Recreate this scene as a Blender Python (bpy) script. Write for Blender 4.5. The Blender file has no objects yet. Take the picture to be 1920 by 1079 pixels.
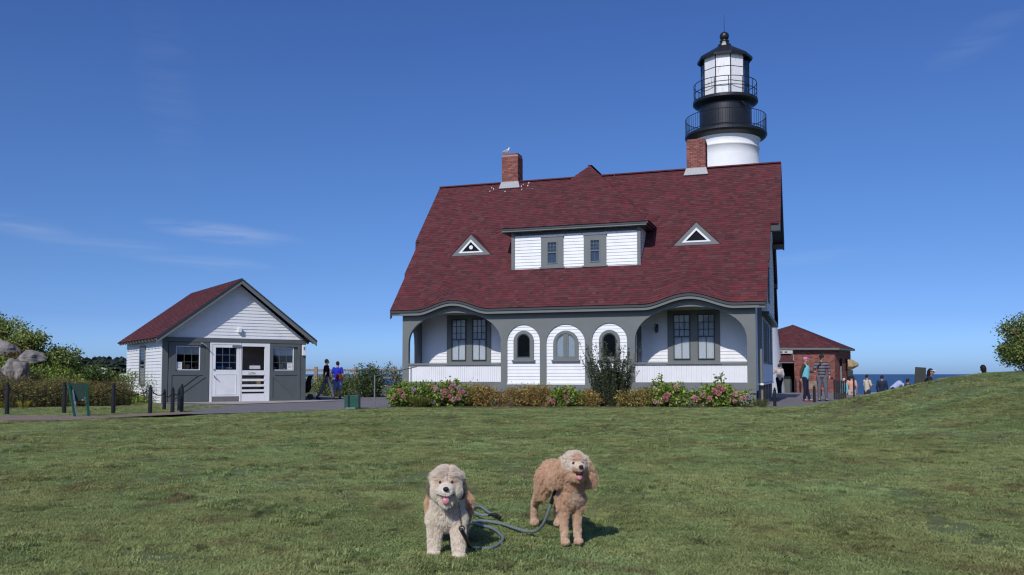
import bpy, bmesh, math, random
import numpy as np
from mathutils import Vector, Matrix, Euler
R = math.radians
rng = np.random.default_rng(7)
random.seed(7)
sc = bpy.context.scene
COL = sc.collection

# ------------------------------------------------------------------ camera, sky, sun, exposure
EYE = 1.1
cam_d = bpy.data.cameras.new('camera'); cam = bpy.data.objects.new('camera', cam_d); COL.objects.link(cam)
cam.location = (0, 0, EYE)
cam.rotation_euler = (math.pi / 2 + math.atan(0.055), 0, 0)
cam_d.sensor_width = 36; cam_d.lens = 36 * 1650 / 1920
cam_d.shift_y = 71.7 / 1920
cam_d.clip_start = 0.1; cam_d.clip_end = 200000
sc.camera = cam

SUN_AZ = R(21); SUN_EL = R(39)         # light travels towards (sin az, cos az) on the ground
w = bpy.data.worlds.new('World'); sc.world = w; w.use_nodes = True
nt = w.node_tree; nt.nodes.clear()
wo = nt.nodes.new('ShaderNodeOutputWorld'); bg = nt.nodes.new('ShaderNodeBackground')
sky = nt.nodes.new('ShaderNodeTexSky'); sky.sky_type = 'NISHITA'; sky.sun_disc = False
sky.sun_elevation = SUN_EL; sky.sun_rotation = math.pi + SUN_AZ
sky.air_density = 0.5; sky.dust_density = 1.0; sky.ozone_density = 10; sky.altitude = 0
bg.inputs['Strength'].default_value = 0.12
# thin cirrus wisps mixed over the clear sky
tc = nt.nodes.new('ShaderNodeTexCoord'); mp = nt.nodes.new('ShaderNodeMapping')
mp.inputs['Scale'].default_value = (5, 5, 55); mp.inputs['Rotation'].default_value = (0.10, 0.16, 0.4)
n1 = nt.nodes.new('ShaderNodeTexNoise'); n1.inputs['Scale'].default_value = 1.5; n1.inputs['Detail'].default_value = 8
n1.inputs['Roughness'].default_value = 0.55; n1.inputs['Distortion'].default_value = 0.5
mx = nt.nodes.new('ShaderNodeMixRGB'); mx.inputs['Color2'].default_value = (4.6, 5.2, 6.4, 1)
tint = nt.nodes.new('ShaderNodeMixRGB'); tint.blend_type = 'MULTIPLY'; tint.inputs['Fac'].default_value = 1
L = nt.links.new
# a clear late-summer sky: paler and bluer low down than the model gives, the same at every bearing
sep = nt.nodes.new('ShaderNodeSeparateXYZ'); grade = nt.nodes.new('ShaderNodeValToRGB')
L(tc.outputs['Generated'], sep.inputs['Vector']); L(sep.outputs['Z'], grade.inputs['Fac'])
ge = grade.color_ramp.elements
for i, (pz, c_) in enumerate([(0.0, (1.50, 1.48, 1.50)), (.03, (1.32, 1.31, 1.34)), (.062, (1.12, 1.09, 1.14)), (.11, (1.09, 1.09, 1.08)), (.2, (1.10, 1.15, 1.18)), (.28, (1.10, 1.18, 1.26)), (.36, (1.06, 1.16, 1.34))]):
    e_ = ge[i] if i < 1 else (ge[1] if i == 1 else ge.new(pz))
    e_.position = pz; e_.color = (*c_, 1)
L(grade.outputs['Color'], tint.inputs['Color2'])
L(tc.outputs['Generated'], mp.inputs['Vector']); L(mp.outputs['Vector'], n1.inputs['Vector'])
sepd = nt.nodes.new('ShaderNodeSeparateXYZ'); L(tc.outputs['Generated'], sepd.inputs['Vector'])
def M_(op, a, b=None):
    q = nt.nodes.new('ShaderNodeMath'); q.operation = op
    for k, v in enumerate((a, b)):
        if v is None: continue
        if isinstance(v, (int, float)): q.inputs[k].default_value = v
        else: L(v, q.inputs[k])
    return q.outputs[0]
az = M_('DIVIDE', sepd.outputs['X'], M_('ABSOLUTE', sepd.outputs['Y'])); tot = None
# each wisp: bearing, half width, height, half depth, slope, strength
for a0, w0, z0, h0, sl, st in ((-.33, .105, .151, .0125, -.07, .26), (-.58, .10, .148, .012, -.06, .17), (-.36, .10, .121, .011, -.06, .15), (-.47, .12, .133, .012, -.05, .12), (.545, .08, .325, .02, .35, .05), (-.40, .05, .30, .10, -1.2, .035), (.34, .08, .125, .01, .05, .07)):
    t = M_('DIVIDE', M_('SUBTRACT', az, a0), w0); e = M_('DIVIDE', M_('SUBTRACT', M_('SUBTRACT', sepd.outputs['Z'], z0), M_('MULTIPLY', M_('SUBTRACT', az, a0), sl)), h0)
    m_ = M_('MULTIPLY', M_('POWER', M_('MAXIMUM', M_('SUBTRACT', 1.0, M_('ADD', M_('MULTIPLY', t, t), M_('MULTIPLY', e, e))), 0.0), 1.3), st)
    tot = m_ if tot is None else M_('ADD', tot, m_)
mr_ = nt.nodes.new('ShaderNodeMapRange'); mr_.inputs['From Min'].default_value = .38; mr_.inputs['From Max'].default_value = .62; L(n1.outputs['Fac'], mr_.inputs['Value'])
L(M_('MULTIPLY', tot, mr_.outputs['Result']), mx.inputs['Fac'])
L(sky.outputs['Color'], tint.inputs['Color1']); L(tint.outputs['Color'], mx.inputs['Color1'])
L(mx.outputs['Color'], bg.inputs['Color']); L(bg.outputs['Background'], wo.inputs['Surface'])

sun_d = bpy.data.lights.new('sun', 'SUN'); sun = bpy.data.objects.new('sun', sun_d); COL.objects.link(sun)
sun_d.energy = 3.15; sun_d.angle = R(0.53); sun_d.color = (1.0, 0.95, 0.88)
sdir = Vector((math.sin(SUN_AZ) * math.cos(SUN_EL), math.cos(SUN_AZ) * math.cos(SUN_EL), -math.sin(SUN_EL)))
sun.rotation_euler = sdir.to_track_quat('-Z', 'Y').to_euler()
sun.location = (-10, -20, 30)
sc.view_settings.view_transform = 'Standard'; sc.view_settings.look = 'None'
sc.view_settings.exposure = 0; sc.view_settings.gamma = 1
sc.view_settings.use_curve_mapping = False
sc.render.engine = 'CYCLES'
sc.cycles.use_denoising = True; sc.cycles.denoising_prefilter = 'ACCURATE'; sc.cycles.pixel_filter_type = 'BLACKMAN_HARRIS'; sc.cycles.filter_width = 1.25
sc.cycles.sample_clamp_indirect = 4; sc.cycles.use_adaptive_sampling = False
w.cycles.sampling_method = 'MANUAL'; w.cycles.sample_map_resolution = 2048
sc.cycles.max_bounces = 6; sc.cycles.transparent_max_bounces = 12

# ------------------------------------------------------------------ helpers
def setp(o, label=None, cat=None, group=None, kind=None):
    if label: o['label'] = label
    if cat: o['category'] = cat
    if group: o['group'] = group
    if kind: o['kind'] = kind
    return o

def empty(name, loc=(0, 0, 0), rz=0, label=None, cat=None, group=None, parent=None):
    o = bpy.data.objects.new(name, None); COL.objects.link(o)
    o.location = loc; o.rotation_euler = (0, 0, rz); o.empty_display_size = 0.2
    if parent: o.parent = parent
    return setp(o, label, cat, group)

class MB:
    def __init__(s): s.v = []; s.f = []; s.c = []
    def face(s, pts, col=None):
        n = len(s.v); s.v += [tuple(p) for p in pts]; s.f.append(tuple(range(n, n + len(pts)))); s.c.append(col or (1, 1, 1))
        return s
    def add(s, verts, faces, col=None):
        n = len(s.v); s.v += [tuple(p) for p in verts]
        for f in faces: s.f.append(tuple(i + n for i in f)); s.c.append(col or (1, 1, 1))
        return s
    def box(s, x0, x1, y0, y1, z0, z1, col=None):
        v = [(x0, y0, z0), (x1, y0, z0), (x1, y1, z0), (x0, y1, z0), (x0, y0, z1), (x1, y0, z1), (x1, y1, z1), (x0, y1, z1)]
        return s.add(v, [(0, 3, 2, 1), (4, 5, 6, 7), (0, 1, 5, 4), (1, 2, 6, 5), (2, 3, 7, 6), (3, 0, 4, 7)], col)
    def bar(s, a, b, w, h=None, col=None, up=(0, 0, 1)):
        a = Vector(a); b = Vector(b); h = h or w; d = (b - a).normalized(); up = Vector(up)
        if abs(d.dot(up)) > 0.98: up = Vector((0, 1, 0))
        sx = d.cross(up).normalized() * w / 2; sz = sx.cross(d).normalized() * h / 2
        v = [a - sx - sz, a + sx - sz, a + sx + sz, a - sx + sz, b - sx - sz, b + sx - sz, b + sx + sz, b - sx + sz]
        return s.add(v, [(0, 1, 2, 3), (7, 6, 5, 4), (0, 4, 5, 1), (1, 5, 6, 2), (2, 6, 7, 3), (3, 7, 4, 0)], col)
    def tube(s, pts, r, n=8, cap=True, col=None):
        pts = [Vector(p) for p in pts]; rs = r if isinstance(r, (list, tuple)) else [r] * len(pts)
        rings = []; side = None
        for i, p in enumerate(pts):
            d = (pts[min(i + 1, len(pts) - 1)] - pts[max(i - 1, 0)]).normalized()
            ref = Vector((0, 0, 1)) if abs(d.z) < 0.9 else Vector((0, 1, 0))
            if side is not None and (side - d * side.dot(d)).length > 0.1: sx = (side - d * side.dot(d)).normalized()
            else: sx = d.cross(ref).normalized()
            side = sx; sy = d.cross(sx)
            rings.append([p + (sx * math.cos(2 * math.pi * k / n) + sy * math.sin(2 * math.pi * k / n)) * rs[i] for k in range(n)])
        b = len(s.v)
        for rg in rings: s.v += [tuple(q) for q in rg]
        for i in range(len(rings) - 1):
            for k in range(n):
                s.f.append((b + i * n + k, b + i * n + (k + 1) % n, b + (i + 1) * n + (k + 1) % n, b + (i + 1) * n + k)); s.c.append(col or (1, 1, 1))
        if cap:
            s.f.append(tuple(b + k for k in range(n))[::-1]); s.c.append(col or (1, 1, 1))
            s.f.append(tuple(b + (len(rings) - 1) * n + k for k in range(n))); s.c.append(col or (1, 1, 1))
        return s
    def lathe(s, prof, n=48, cx=0, cy=0, col=None, cap=False, ph=0):
        b = len(s.v)
        for r, z in prof:
            for k in range(n):
                a = 2 * math.pi * k / n + ph; s.v.append((cx + r * math.cos(a), cy + r * math.sin(a), z))
        for i in range(len(prof) - 1):
            for k in range(n):
                s.f.append((b + i * n + k, b + i * n + (k + 1) % n, b + (i + 1) * n + (k + 1) % n, b + (i + 1) * n + k)); s.c.append(col or (1, 1, 1))
        if cap:
            s.f.append(tuple(b + k for k in range(n))[::-1]); s.c.append((1, 1, 1))
            s.f.append(tuple(b + (len(prof) - 1) * n + k for k in range(n))); s.c.append((1, 1, 1))
        return s
    def build(s, name, mat, parent=None, smooth=False, kind=None, color=False, label=None, bevel=0):
        m = bpy.data.meshes.new(name); m.from_pydata(s.v, [], s.f); m.validate()
        if color and len(m.polygons) == len(s.f):
            at = m.color_attributes.new('col', 'FLOAT_COLOR', 'CORNER')
            lt = np.array([len(f) for f in s.f]); cc = np.repeat(np.array(s.c, dtype=np.float32), lt, axis=0)
            at.data.foreach_set('color', np.hstack([cc, np.ones((len(cc), 1), np.float32)]).ravel())
        m.materials.append(mat)
        if smooth: m.polygons.foreach_set('use_smooth', [True] * len(m.polygons))
        o = bpy.data.objects.new(name, m); COL.objects.link(o)
        if parent: o.parent = parent
        if bevel:
            md = o.modifiers.new('bevel', 'BEVEL'); md.width = bevel; md.segments = 2; md.limit_method = 'ANGLE'; md.angle_limit = R(40)
        if kind: o['kind'] = kind
        if label: o['label'] = label
        return o

def npmesh(name, V, F, mat, parent=None, cols=None, smooth=False):
    """V (n,3), F (m,k) arrays; cols per face"""
    m = bpy.data.meshes.new(name)
    k = F.shape[1]; nf = len(F)
    m.vertices.add(len(V)); m.vertices.foreach_set('co', V.astype(np.float32).ravel())
    m.loops.add(nf * k); m.loops.foreach_set('vertex_index', F.astype(np.int32).ravel())
    m.polygons.add(nf); m.polygons.foreach_set('loop_start', np.arange(0, nf * k, k, dtype=np.int32))
    if cols is not None:
        at = m.color_attributes.new('col', 'FLOAT_COLOR', 'CORNER')
        cc = np.repeat(cols.astype(np.float32), k, axis=0)
        at.data.foreach_set('color', np.hstack([cc, np.ones((len(cc), 1), np.float32)]).ravel())
    m.update(calc_edges=True)
    if smooth: m.polygons.foreach_set('use_smooth', [True] * nf)
    m.materials.append(mat)
    o = bpy.data.objects.new(name, m); COL.objects.link(o)
    if parent: o.parent = parent
    return o

# ------------------------------------------------------------------ materials
def mat(name, color, rough=0.6, var=0.12, scale=6.0, bump=0.0, bscale=40.0, metal=0.0, attr=False, coat=0, spec=0.5, translucent=0.0, dirt=None, sss=0, stretch=None):
    m = bpy.data.materials.new(name); m.use_nodes = True; t = m.node_tree; n = t.nodes; l = t.links.new
    p = n['Principled BSDF']; p.inputs['Roughness'].default_value = rough; p.inputs['Metallic'].default_value = metal
    p.inputs['Specular IOR Level'].default_value = spec
    geo = n.new('ShaderNodeTexCoord'); noise = n.new('ShaderNodeTexNoise'); noise.inputs['Scale'].default_value = scale; noise.inputs['Detail'].default_value = 5
    src = geo.outputs['Object']
    if stretch:
        mpn = n.new('ShaderNodeMapping'); mpn.inputs['Scale'].default_value = stretch; l(src, mpn.inputs['Vector']); src = mpn.outputs['Vector']
    l(src, noise.inputs['Vector'])
    mr = n.new('ShaderNodeMapRange'); mr.inputs['From Min'].default_value = 0.3; mr.inputs['From Max'].default_value = 0.7
    mr.inputs['To Min'].default_value = 1 - var; mr.inputs['To Max'].default_value = 1 + var; l(noise.outputs['Fac'], mr.inputs['Value'])
    mul = n.new('ShaderNodeVectorMath'); mul.operation = 'SCALE'; l(mr.outputs['Result'], mul.inputs['Scale'])
    if attr:
        a = n.new('ShaderNodeAttribute'); a.attribute_name = 'col'; mm = n.new('ShaderNodeVectorMath'); mm.operation = 'MULTIPLY'
        l(a.outputs['Color'], mm.inputs[0]); mm.inputs[1].default_value = color; l(mm.outputs['Vector'], mul.inputs[0])
    else: mul.inputs[0].default_value = color
    out = mul.outputs['Vector']
    if dirt:
        dn = n.new('ShaderNodeTexNoise'); dn.inputs['Scale'].default_value = dirt[1]; dn.inputs['Detail'].default_value = 8; l(src, dn.inputs['Vector'])
        dr = n.new('ShaderNodeMapRange'); dr.inputs['From Min'].default_value = dirt[2]; dr.inputs['From Max'].default_value = dirt[3]; dr.inputs['To Max'].default_value = dirt[4]
        l(dn.outputs['Fac'], dr.inputs['Value'])
        dm = n.new('ShaderNodeMixRGB'); l(dr.outputs['Result'], dm.inputs['Fac']); l(out, dm.inputs['Color1']); dm.inputs['Color2'].default_value = (*dirt[0], 1); out = dm.outputs['Color']
    l(out, p.inputs['Base Color'])
    if bump:
        bn = n.new('ShaderNodeTexNoise'); bn.inputs['Scale'].default_value = bscale; bn.inputs['Detail'].default_value = 4; l(src, bn.inputs['Vector'])
        b = n.new('ShaderNodeBump'); b.inputs['Strength'].default_value = bump; b.inputs['Distance'].default_value = 0.02; l(bn.outputs['Fac'], b.inputs['Height']); l(b.outputs['Normal'], p.inputs['Normal'])
    if translucent:
        tr = n.new('ShaderNodeBsdfTranslucent'); l(out, tr.inputs['Color']); ms = n.new('ShaderNodeMixShader'); ms.inputs['Fac'].default_value = translucent
        l(p.outputs['BSDF'], ms.inputs[1]); l(tr.outputs['BSDF'], ms.inputs[2]); l(ms.outputs['Shader'], n['Material Output'].inputs['Surface'])
    return m

def glass_mat(name, refl=0.12, tintc=(0.8, 0.85, 0.9)):
    m = bpy.data.materials.new(name); m.use_nodes = True; t = m.node_tree; n = t.nodes; l = t.links.new; n.remove(n['Principled BSDF'])
    tr = n.new('ShaderNodeBsdfTransparent'); tr.inputs['Color'].default_value = (*tintc, 1)
    gl = n.new('ShaderNodeBsdfGlossy'); gl.inputs['Roughness'].default_value = 0.03
    fr = n.new('ShaderNodeFresnel'); fr.inputs['IOR'].default_value = 1.35
    mr = n.new('ShaderNodeMapRange'); mr.inputs['To Min'].default_value = refl; mr.inputs['To Max'].default_value = 0.95
    l(fr.outputs['Fac'], mr.inputs['Value'])
    mx_ = n.new('ShaderNodeMixShader'); l(mr.outputs['Result'], mx_.inputs['Fac']); l(tr.outputs['BSDF'], mx_.inputs[1]); l(gl.outputs['BSDF'], mx_.inputs[2])
    l(mx_.outputs['Shader'], n['Material Output'].inputs['Surface'])
    return m

WHITE = mat('white_paint', (0.78, 0.79, 0.80), 0.55, 0.03, 3, 0.05, 60, dirt=((0.55, 0.55, 0.54), 1.3, 0.55, 0.8, 0.35))
GREY = mat('grey_green_paint', (0.150, 0.163, 0.160), 0.55, 0.06, 2.5, 0.05, 50)
SHOPGREY = mat('slate_paint', (0.098, 0.112, 0.112), 0.55, 0.06, 2.5, 0.05, 50)
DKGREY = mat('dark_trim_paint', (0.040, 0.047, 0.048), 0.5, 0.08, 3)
ROOF = mat('asphalt_shingle', (1, 1, 1), 0.92, 0.10, 30, 0.25, 160, attr=True, spec=0.2)
ROOFPLAIN = mat('roof_deck', (0.105, 0.031, 0.038), 0.9, 0.2, 8, spec=0.2)
BRICK = mat('brick', (1, 1, 1), 0.9, 0.12, 40, 0.3, 120, attr=True, spec=0.2)
MORTAR = mat('mortar', (0.36, 0.30, 0.28), 0.95, 0.15, 30, spec=0.2)
FLASH = mat('lead_flashing', (0.36, 0.36, 0.37), 0.55, 0.15, 20)
BLACK = mat('black_iron', (0.014, 0.015, 0.018), 0.38, 0.3, 8, 0.08, 20)
TOWERW = mat('tower_white', (0.80, 0.80, 0.80), 0.7, 0.03, 2, 0.15, 9, dirt=((0.5, 0.5, 0.48), 0.9, 0.55, 0.85, 0.3))
LANT = mat('lantern_panel', (0.78, 0.78, 0.78), 0.5, 0.04, 3, dirt=((0.45, 0.27, 0.13), 1.6, 0.60, 0.70, 0.6), stretch=(3, 3, .6))
GLASS = glass_mat('window_glass', 0.01)
BLUEGLASS = glass_mat('dormer_glass', 0.04)
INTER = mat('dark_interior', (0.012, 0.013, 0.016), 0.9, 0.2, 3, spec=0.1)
BLUEBACK = mat('dark_blue_backing', (0.035, 0.065, 0.12), 0.9, 0.3, 3, spec=0.1)  # flat dark blue sheet set behind panes to deepen their blue
CURT = mat('curtain', (0.62, 0.63, 0.62), 0.9, 0.05, 12, spec=0.1)
CONC = mat('concrete', (0.36, 0.33, 0.31), 0.9, 0.12, 1.5, 0.1, 60, spec=0.2)
PAPER = mat('paper', (0.75, 0.75, 0.74), 0.8, 0.05, 30)
METAL = mat('galvanised', (0.30, 0.31, 0.32), 0.45, 0.15, 10, metal=0.6)
WOOD = mat('weathered_wood', (0.27, 0.21, 0.16), 0.9, 0.25, 9, 0.2, 60, spec=0.2)
GREEN = mat('green_plastic', (0.012, 0.085, 0.055), 0.45, 0.15, 6)
DKGREEN = mat('dark_green_board', (0.010, 0.035, 0.026), 0.5, 0.2, 6)
FOL = mat('leaves', (1, 1, 1), 0.55, 0.15, 25, attr=True, translucent=0.25, spec=0.25)
PETAL = mat('petals', (1, 1, 1), 0.7, 0.12, 30, attr=True, translucent=0.2, spec=0.2)
STEM = mat('stems', (0.09, 0.07, 0.045), 0.9, 0.2, 20, spec=0.2)
ROCK = mat('granite', (0.26, 0.235, 0.215), 0.9, 0.3, 2.2, 0.6, 7, spec=0.2, dirt=((0.07, 0.065, 0.06), 1.6, 0.5, 0.65, 0.8))
ROCKL = mat('pale_ledge', (0.36, 0.32, 0.30), 0.9, 0.25, 1.2, 0.5, 6, spec=0.2)
SOIL = mat('soil', (0.15, 0.12, 0.08), 0.95, 0.3, 5, 0.4, 20, spec=0.1)

# ground materials --------------------------------------------------
def grass_mat(name, gain, thatch_gain):
    m = bpy.data.materials.new(name); m.use_nodes = True; t = m.node_tree; n = t.nodes; l = t.links.new
    p = n['Principled BSDF']; p.inputs['Roughness'].default_value = 0.7; p.inputs['Specular IOR Level'].default_value = 0.15
    g = n.new('ShaderNodeNewGeometry')
    def noise(s, d=5, r=0.55, sc_=(1, 1, 1)):
        mp_ = n.new('ShaderNodeMapping'); mp_.inputs['Scale'].default_value = sc_; l(g.outputs['Position'], mp_.inputs['Vector'])
        x = n.new('ShaderNodeTexNoise'); x.inputs['Scale'].default_value = s; x.inputs['Detail'].default_value = d; x.inputs['Roughness'].default_value = r
        l(mp_.outputs['Vector'], x.inputs['Vector']); return x.outputs['Fac']
    def ramp(v, a, b, top=1.0):
        r_ = n.new('ShaderNodeMapRange'); r_.inputs['To Max'].default_value = top; r_.inputs['From Min'].default_value = a; r_.inputs['From Max'].default_value = b; l(v, r_.inputs['Value']); return r_.outputs['Result']
    def mix(f, a, b):
        x = n.new('ShaderNodeMixRGB'); l(f, x.inputs['Fac'])
        if isinstance(a, tuple): x.inputs['Color1'].default_value = (*a, 1)
        else: l(a, x.inputs['Color1'])
        if isinstance(b, tuple): x.inputs['Color2'].default_value = (*b, 1)
        else: l(b, x.inputs['Color2'])
        return x.outputs['Color']
    G = gain * 1.28
    c = mix(ramp(noise(0.45, 4, .55, (1, .6, 1)), 0.38, 0.62), (0.140 * G, 0.166 * G, 0.062 * G), (0.140 * G, 0.184 * G, 0.074 * G))
    c = mix(ramp(noise(1.3, 7, 0.6, (1, .6, 1)), 0.42, 0.70, .9), c, (0.158 * G, 0.154 * G, 0.060 * G))
    c = mix(ramp(noise(9, 5, 0.6, (1, .9, 1)), 0.52, 0.72), c, (0.105 * G, 0.125 * G, 0.045 * G))
    c = mix(ramp(noise(1.5, 9, 0.66, (1, .75, 1)), 0.54, 0.66, .75), c, (0.135 * thatch_gain, 0.098 * thatch_gain, 0.048 * thatch_gain))
    c = mix(ramp(noise(4.5, 9, 0.7, (1, .7, 1)), 0.575, 0.65, .75), c, (0.055 * thatch_gain, 0.062 * thatch_gain, 0.026 * thatch_gain))
    if gain > 1:   # each blade its own tone
        oi = n.new('ShaderNodeObjectInfo')
        mr = n.new('ShaderNodeMapRange'); mr.inputs['To Min'].default_value = 0.75; mr.inputs['To Max'].default_value = 1.3; l(oi.outputs['Random'], mr.inputs['Value'])
        vm = n.new('ShaderNodeVectorMath'); vm.operation = 'SCALE'; l(c, vm.inputs[0]); l(mr.outputs['Result'], vm.inputs['Scale']); c = vm.outputs['Vector']
        l(c, p.inputs['Base Color'])
        tr = n.new('ShaderNodeBsdfTranslucent'); l(c, tr.inputs['Color']); ms = n.new('ShaderNodeMixShader'); ms.inputs['Fac'].default_value = 0.3
        l(p.outputs['BSDF'], ms.inputs[1]); l(tr.outputs['BSDF'], ms.inputs[2]); l(ms.outputs['Shader'], n['Material Output'].inputs['Surface'])
    else:
        l(c, p.inputs['Base Color'])
        b = n.new('ShaderNodeBump'); b.inputs['Strength'].default_value = 0.7; b.inputs['Distance'].default_value = 0.03
        l(noise(28, 8, 0.7), b.inputs['Height']); l(b.outputs['Normal'], p.inputs['Normal'])
    return m
LAWN = grass_mat('lawn_ground', 0.80, 0.85)
BLADE = grass_mat('grass_blades', 1.65, 1.5)
ASPH = mat('asphalt', (0.175, 0.165, 0.175), 0.9, 0.12, 0.8, 0.25, 90, spec=0.25, dirt=((0.24, 0.21, 0.19), 3.0, 0.5, 0.75, 0.5))
DIRT = mat('gravelly_dirt', (0.23, 0.18, 0.145), 0.95, 0.25, 5, 0.4, 50, spec=0.1)

# ------------------------------------------------------------------ terrain
def ss(t): t = np.clip(t, 0, 1); return t * t * (3 - 2 * t)
def terrain(X, Y):
    X = np.asarray(X, float); Y = np.asarray(Y, float)
    A = 1.13 * ss((X - 6.9) / 6.9) + 0.25 * ss((X - 13) / 20)
    g = np.where(Y < 24, ss((Y - 8) / 15.5), 1 - ss((Y - 24.3) / 5.5))
    h = A * g
    h = h - 0.75 * ss((X - 14.2) / 3.2) * ss((Y - 29) / 9)
    # left rocky mound
    d = np.sqrt(((X + 21.5) / 7.6) ** 2 + ((Y - 34) / 6.0) ** 2)
    h = h + 2.7 * ss(1.0 - d) ** 0.8
    near = ss((27 - Y) / 4)
    h = h + near * (0.012 * np.sin(X * 1.3 + 0.7 * Y) + 0.012 * np.sin(Y * 1.9 - X * 0.5) + 0.02 * np.sin(0.45 * X + 0.3 * Y + 1))
    h = h - 17 * ss((Y - 74) / 14) - 9 * ss((np.abs(X) - 70) / 30) - 9 * ss((-15 - Y) / 30)*0
    return h
ys = np.concatenate([np.arange(-40, 0, 2.0), np.arange(0, 40, 0.4), np.arange(40, 92, 1.5)])
xs = np.concatenate([np.arange(-100, -26, 3.0), np.arange(-26, 26, 0.4), np.arange(26, 101, 3.0)])
XX, YY = np.meshgrid(xs, ys); ZZ = terrain(XX, YY)
V = np.stack([XX.ravel(), YY.ravel(), ZZ.ravel()], 1)
ny, nx = XX.shape; I = np.arange(ny * nx).reshape(ny, nx)
F = np.stack([I[:-1, :-1].ravel(), I[:-1, 1:].ravel(), I[1:, 1:].ravel(), I[1:, :-1].ravel()], 1)
lawn = npmesh('lawn', V, F, LAWN, smooth=True); setp(lawn, kind='structure')

SEA = bpy.data.materials.new('sea_water'); SEA.use_nodes = True
_n = SEA.node_tree.nodes; _l = SEA.node_tree.links.new; _p = _n['Principled BSDF']
_p.inputs['Base Color'].default_value = (0.012, 0.045, 0.105, 1); _p.inputs['Roughness'].default_value = 0.35; _p.inputs['Specular IOR Level'].default_value = 0.22
_g = _n.new('ShaderNodeNewGeometry'); _nn = _n.new('ShaderNodeTexNoise'); _nn.inputs['Scale'].default_value = 0.12; _nn.inputs['Detail'].default_value = 10
_l(_g.outputs['Position'], _nn.inputs['Vector']); _b = _n.new('ShaderNodeBump'); _b.inputs['Strength'].default_value = 1.0; _b.inputs['Distance'].default_value = 3.0
_l(_nn.outputs['Fac'], _b.inputs['Height']); _l(_b.outputs['Normal'], _p.inputs['Normal'])
sea = MB().face([(-120000, -200, -14), (120000, -200, -14), (120000, 150000, -14), (-120000, 150000, -14)]).build('sea', SEA); setp(sea, kind='structure')

def sheet(name, pts, z, m):
    bm_ = MB()
    bm_.face([(x, y, z) for x, y in pts]); o = bm_.build(name, m); setp(o, kind='structure'); return o
sheet('asphalt_path', [(-9.0, 23.9), (-7.3, 25.1), (-5.0, 27.7), (-3.9, 29.0), (8.2, 28.8), (10.5, 29.2), (14.5, 31.5), (19, 44), (19, 52), (-18, 52), (-15, 42), (-8.2, 37.3), (-13.3, 33.0)], 0.012, ASPH)
sheet('flower_bed', [(-3.9, 29.0), (8.6, 28.9), (8.9, 31.3), (-4.3, 35.8)], 0.02, SOIL)
sheet('gravel_path', [(-24, 20.4), (-10.6, 20.3), (-9.6, 22.1), (-8.6, 23.9), (-9.3, 25.0), (-10.5, 22.9), (-24, 22.7)], 0.035, DIRT)

# ------------------------------------------------------------------ generic building pieces
def plate(mb, us, lo, hi, holes, b0, b1):
    """wall plate between lo(u) and hi(u) over the breakpoints us; holes = [(ua, ub, low(u), high(u))]"""
    us = sorted(us); br = set(round(us[0] + (us[-1] - us[0]) * (0.5 - 0.5 * math.cos(math.pi * k / 24)), 5) for k in range(25)) if len(us) == 2 else set(us)
    for (ua, ub, l_, h_) in holes:
        for k in range(25):
            br.add(round(ua + (ub - ua) * (0.5 - 0.5 * math.cos(math.pi * k / 24)), 5))
    br = sorted(br)
    for ua, ub in zip(br[:-1], br[1:]):
        if ub - ua < 1e-5: continue
        mid = (ua + ub) / 2; act = sorted([h for h in holes if h[0] < mid < h[1]], key=lambda h: h[2](mid))
        curves = [lo] + [c for h in act for c in (h[2], h[3])] + [hi]
        for i in range(0, len(curves), 2):
            A, B = curves[i], curves[i + 1]
            a0, a1, c0, c1 = A(ua), B(ua), A(ub), B(ub)
            mb.face([(ua, b0, a0), (ub, b0, c0), (ub, b0, c1), (ua, b0, a1)])
            mb.face([(ub, b1, c0), (ua, b1, a0), (ua, b1, a1), (ub, b1, c1)])
            mb.face([(ua, b0, a0), (ua, b1, a0), (ub, b1, c0), (ub, b0, c0)])
            mb.face([(ua, b0, a1), (ub, b0, c1), (ub, b1, c1), (ua, b1, a1)])
    for (ua, ub, l_, h_) in holes:
        for u, s in ((ua, 1), (ub, -1)):
            if h_(u) - l_(u) > 1e-3:
                mb.face([(u, b0, l_(u)), (u, b1, l_(u)), (u, b1, h_(u)), (u, b0, h_(u))])
    u0, u1 = br[0], br[-1]
    for u in (u0, u1): mb.face([(u, b0, lo(u)), (u, b1, lo(u)), (u, b1, hi(u)), (u, b0, hi(u))])
    return mb

def arch(ua, ub, zs, zt, pw=2.0):
    c = (ua + ub) / 2; a = (ub - ua) / 2
    return lambda u: zs + (zt - zs) * max(0.0, 1 - (abs(u - c) / a) ** pw) ** (1 / pw)
const = lambda z: (lambda u: z)

def clap(mb, u0, u1, z0, z1, b, exp=0.128, th=0.024, tip=None, axis='u', sgn=1):
    """lapped boards; tip(z)->(ua,ub) clips them to a gable. axis 'u': face towards -b ; 'b': boards run along b on plane u=b"""
    z = z0
    while z < z1 - 0.01:
        zt = min(z + exp, z1)
        if tip: a0, c0 = tip(z); a1, c1 = tip(zt)
        else: a0 = a1 = u0; c0 = c1 = u1
        if c0 - a0 < 0.02: break
        if c1 < a1: a1 = c1 = (a1 + c1) / 2
        j = random.uniform(-0.002, 0.002); lo_ = th + j; hi_ = 0.003
        def P(u, d, zz): return (u, b - d, zz) if axis == 'u' else (b + sgn * d, u, zz)
        mb.face([P(a0, lo_, z), P(c0, lo_, z), P(c1, hi_, zt), P(a1, hi_, zt)])
        mb.face([P(a0, lo_, z), P(a0, 0, z), P(c0, 0, z), P(c0, lo_, z)])
        z = zt
    return mb

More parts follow.
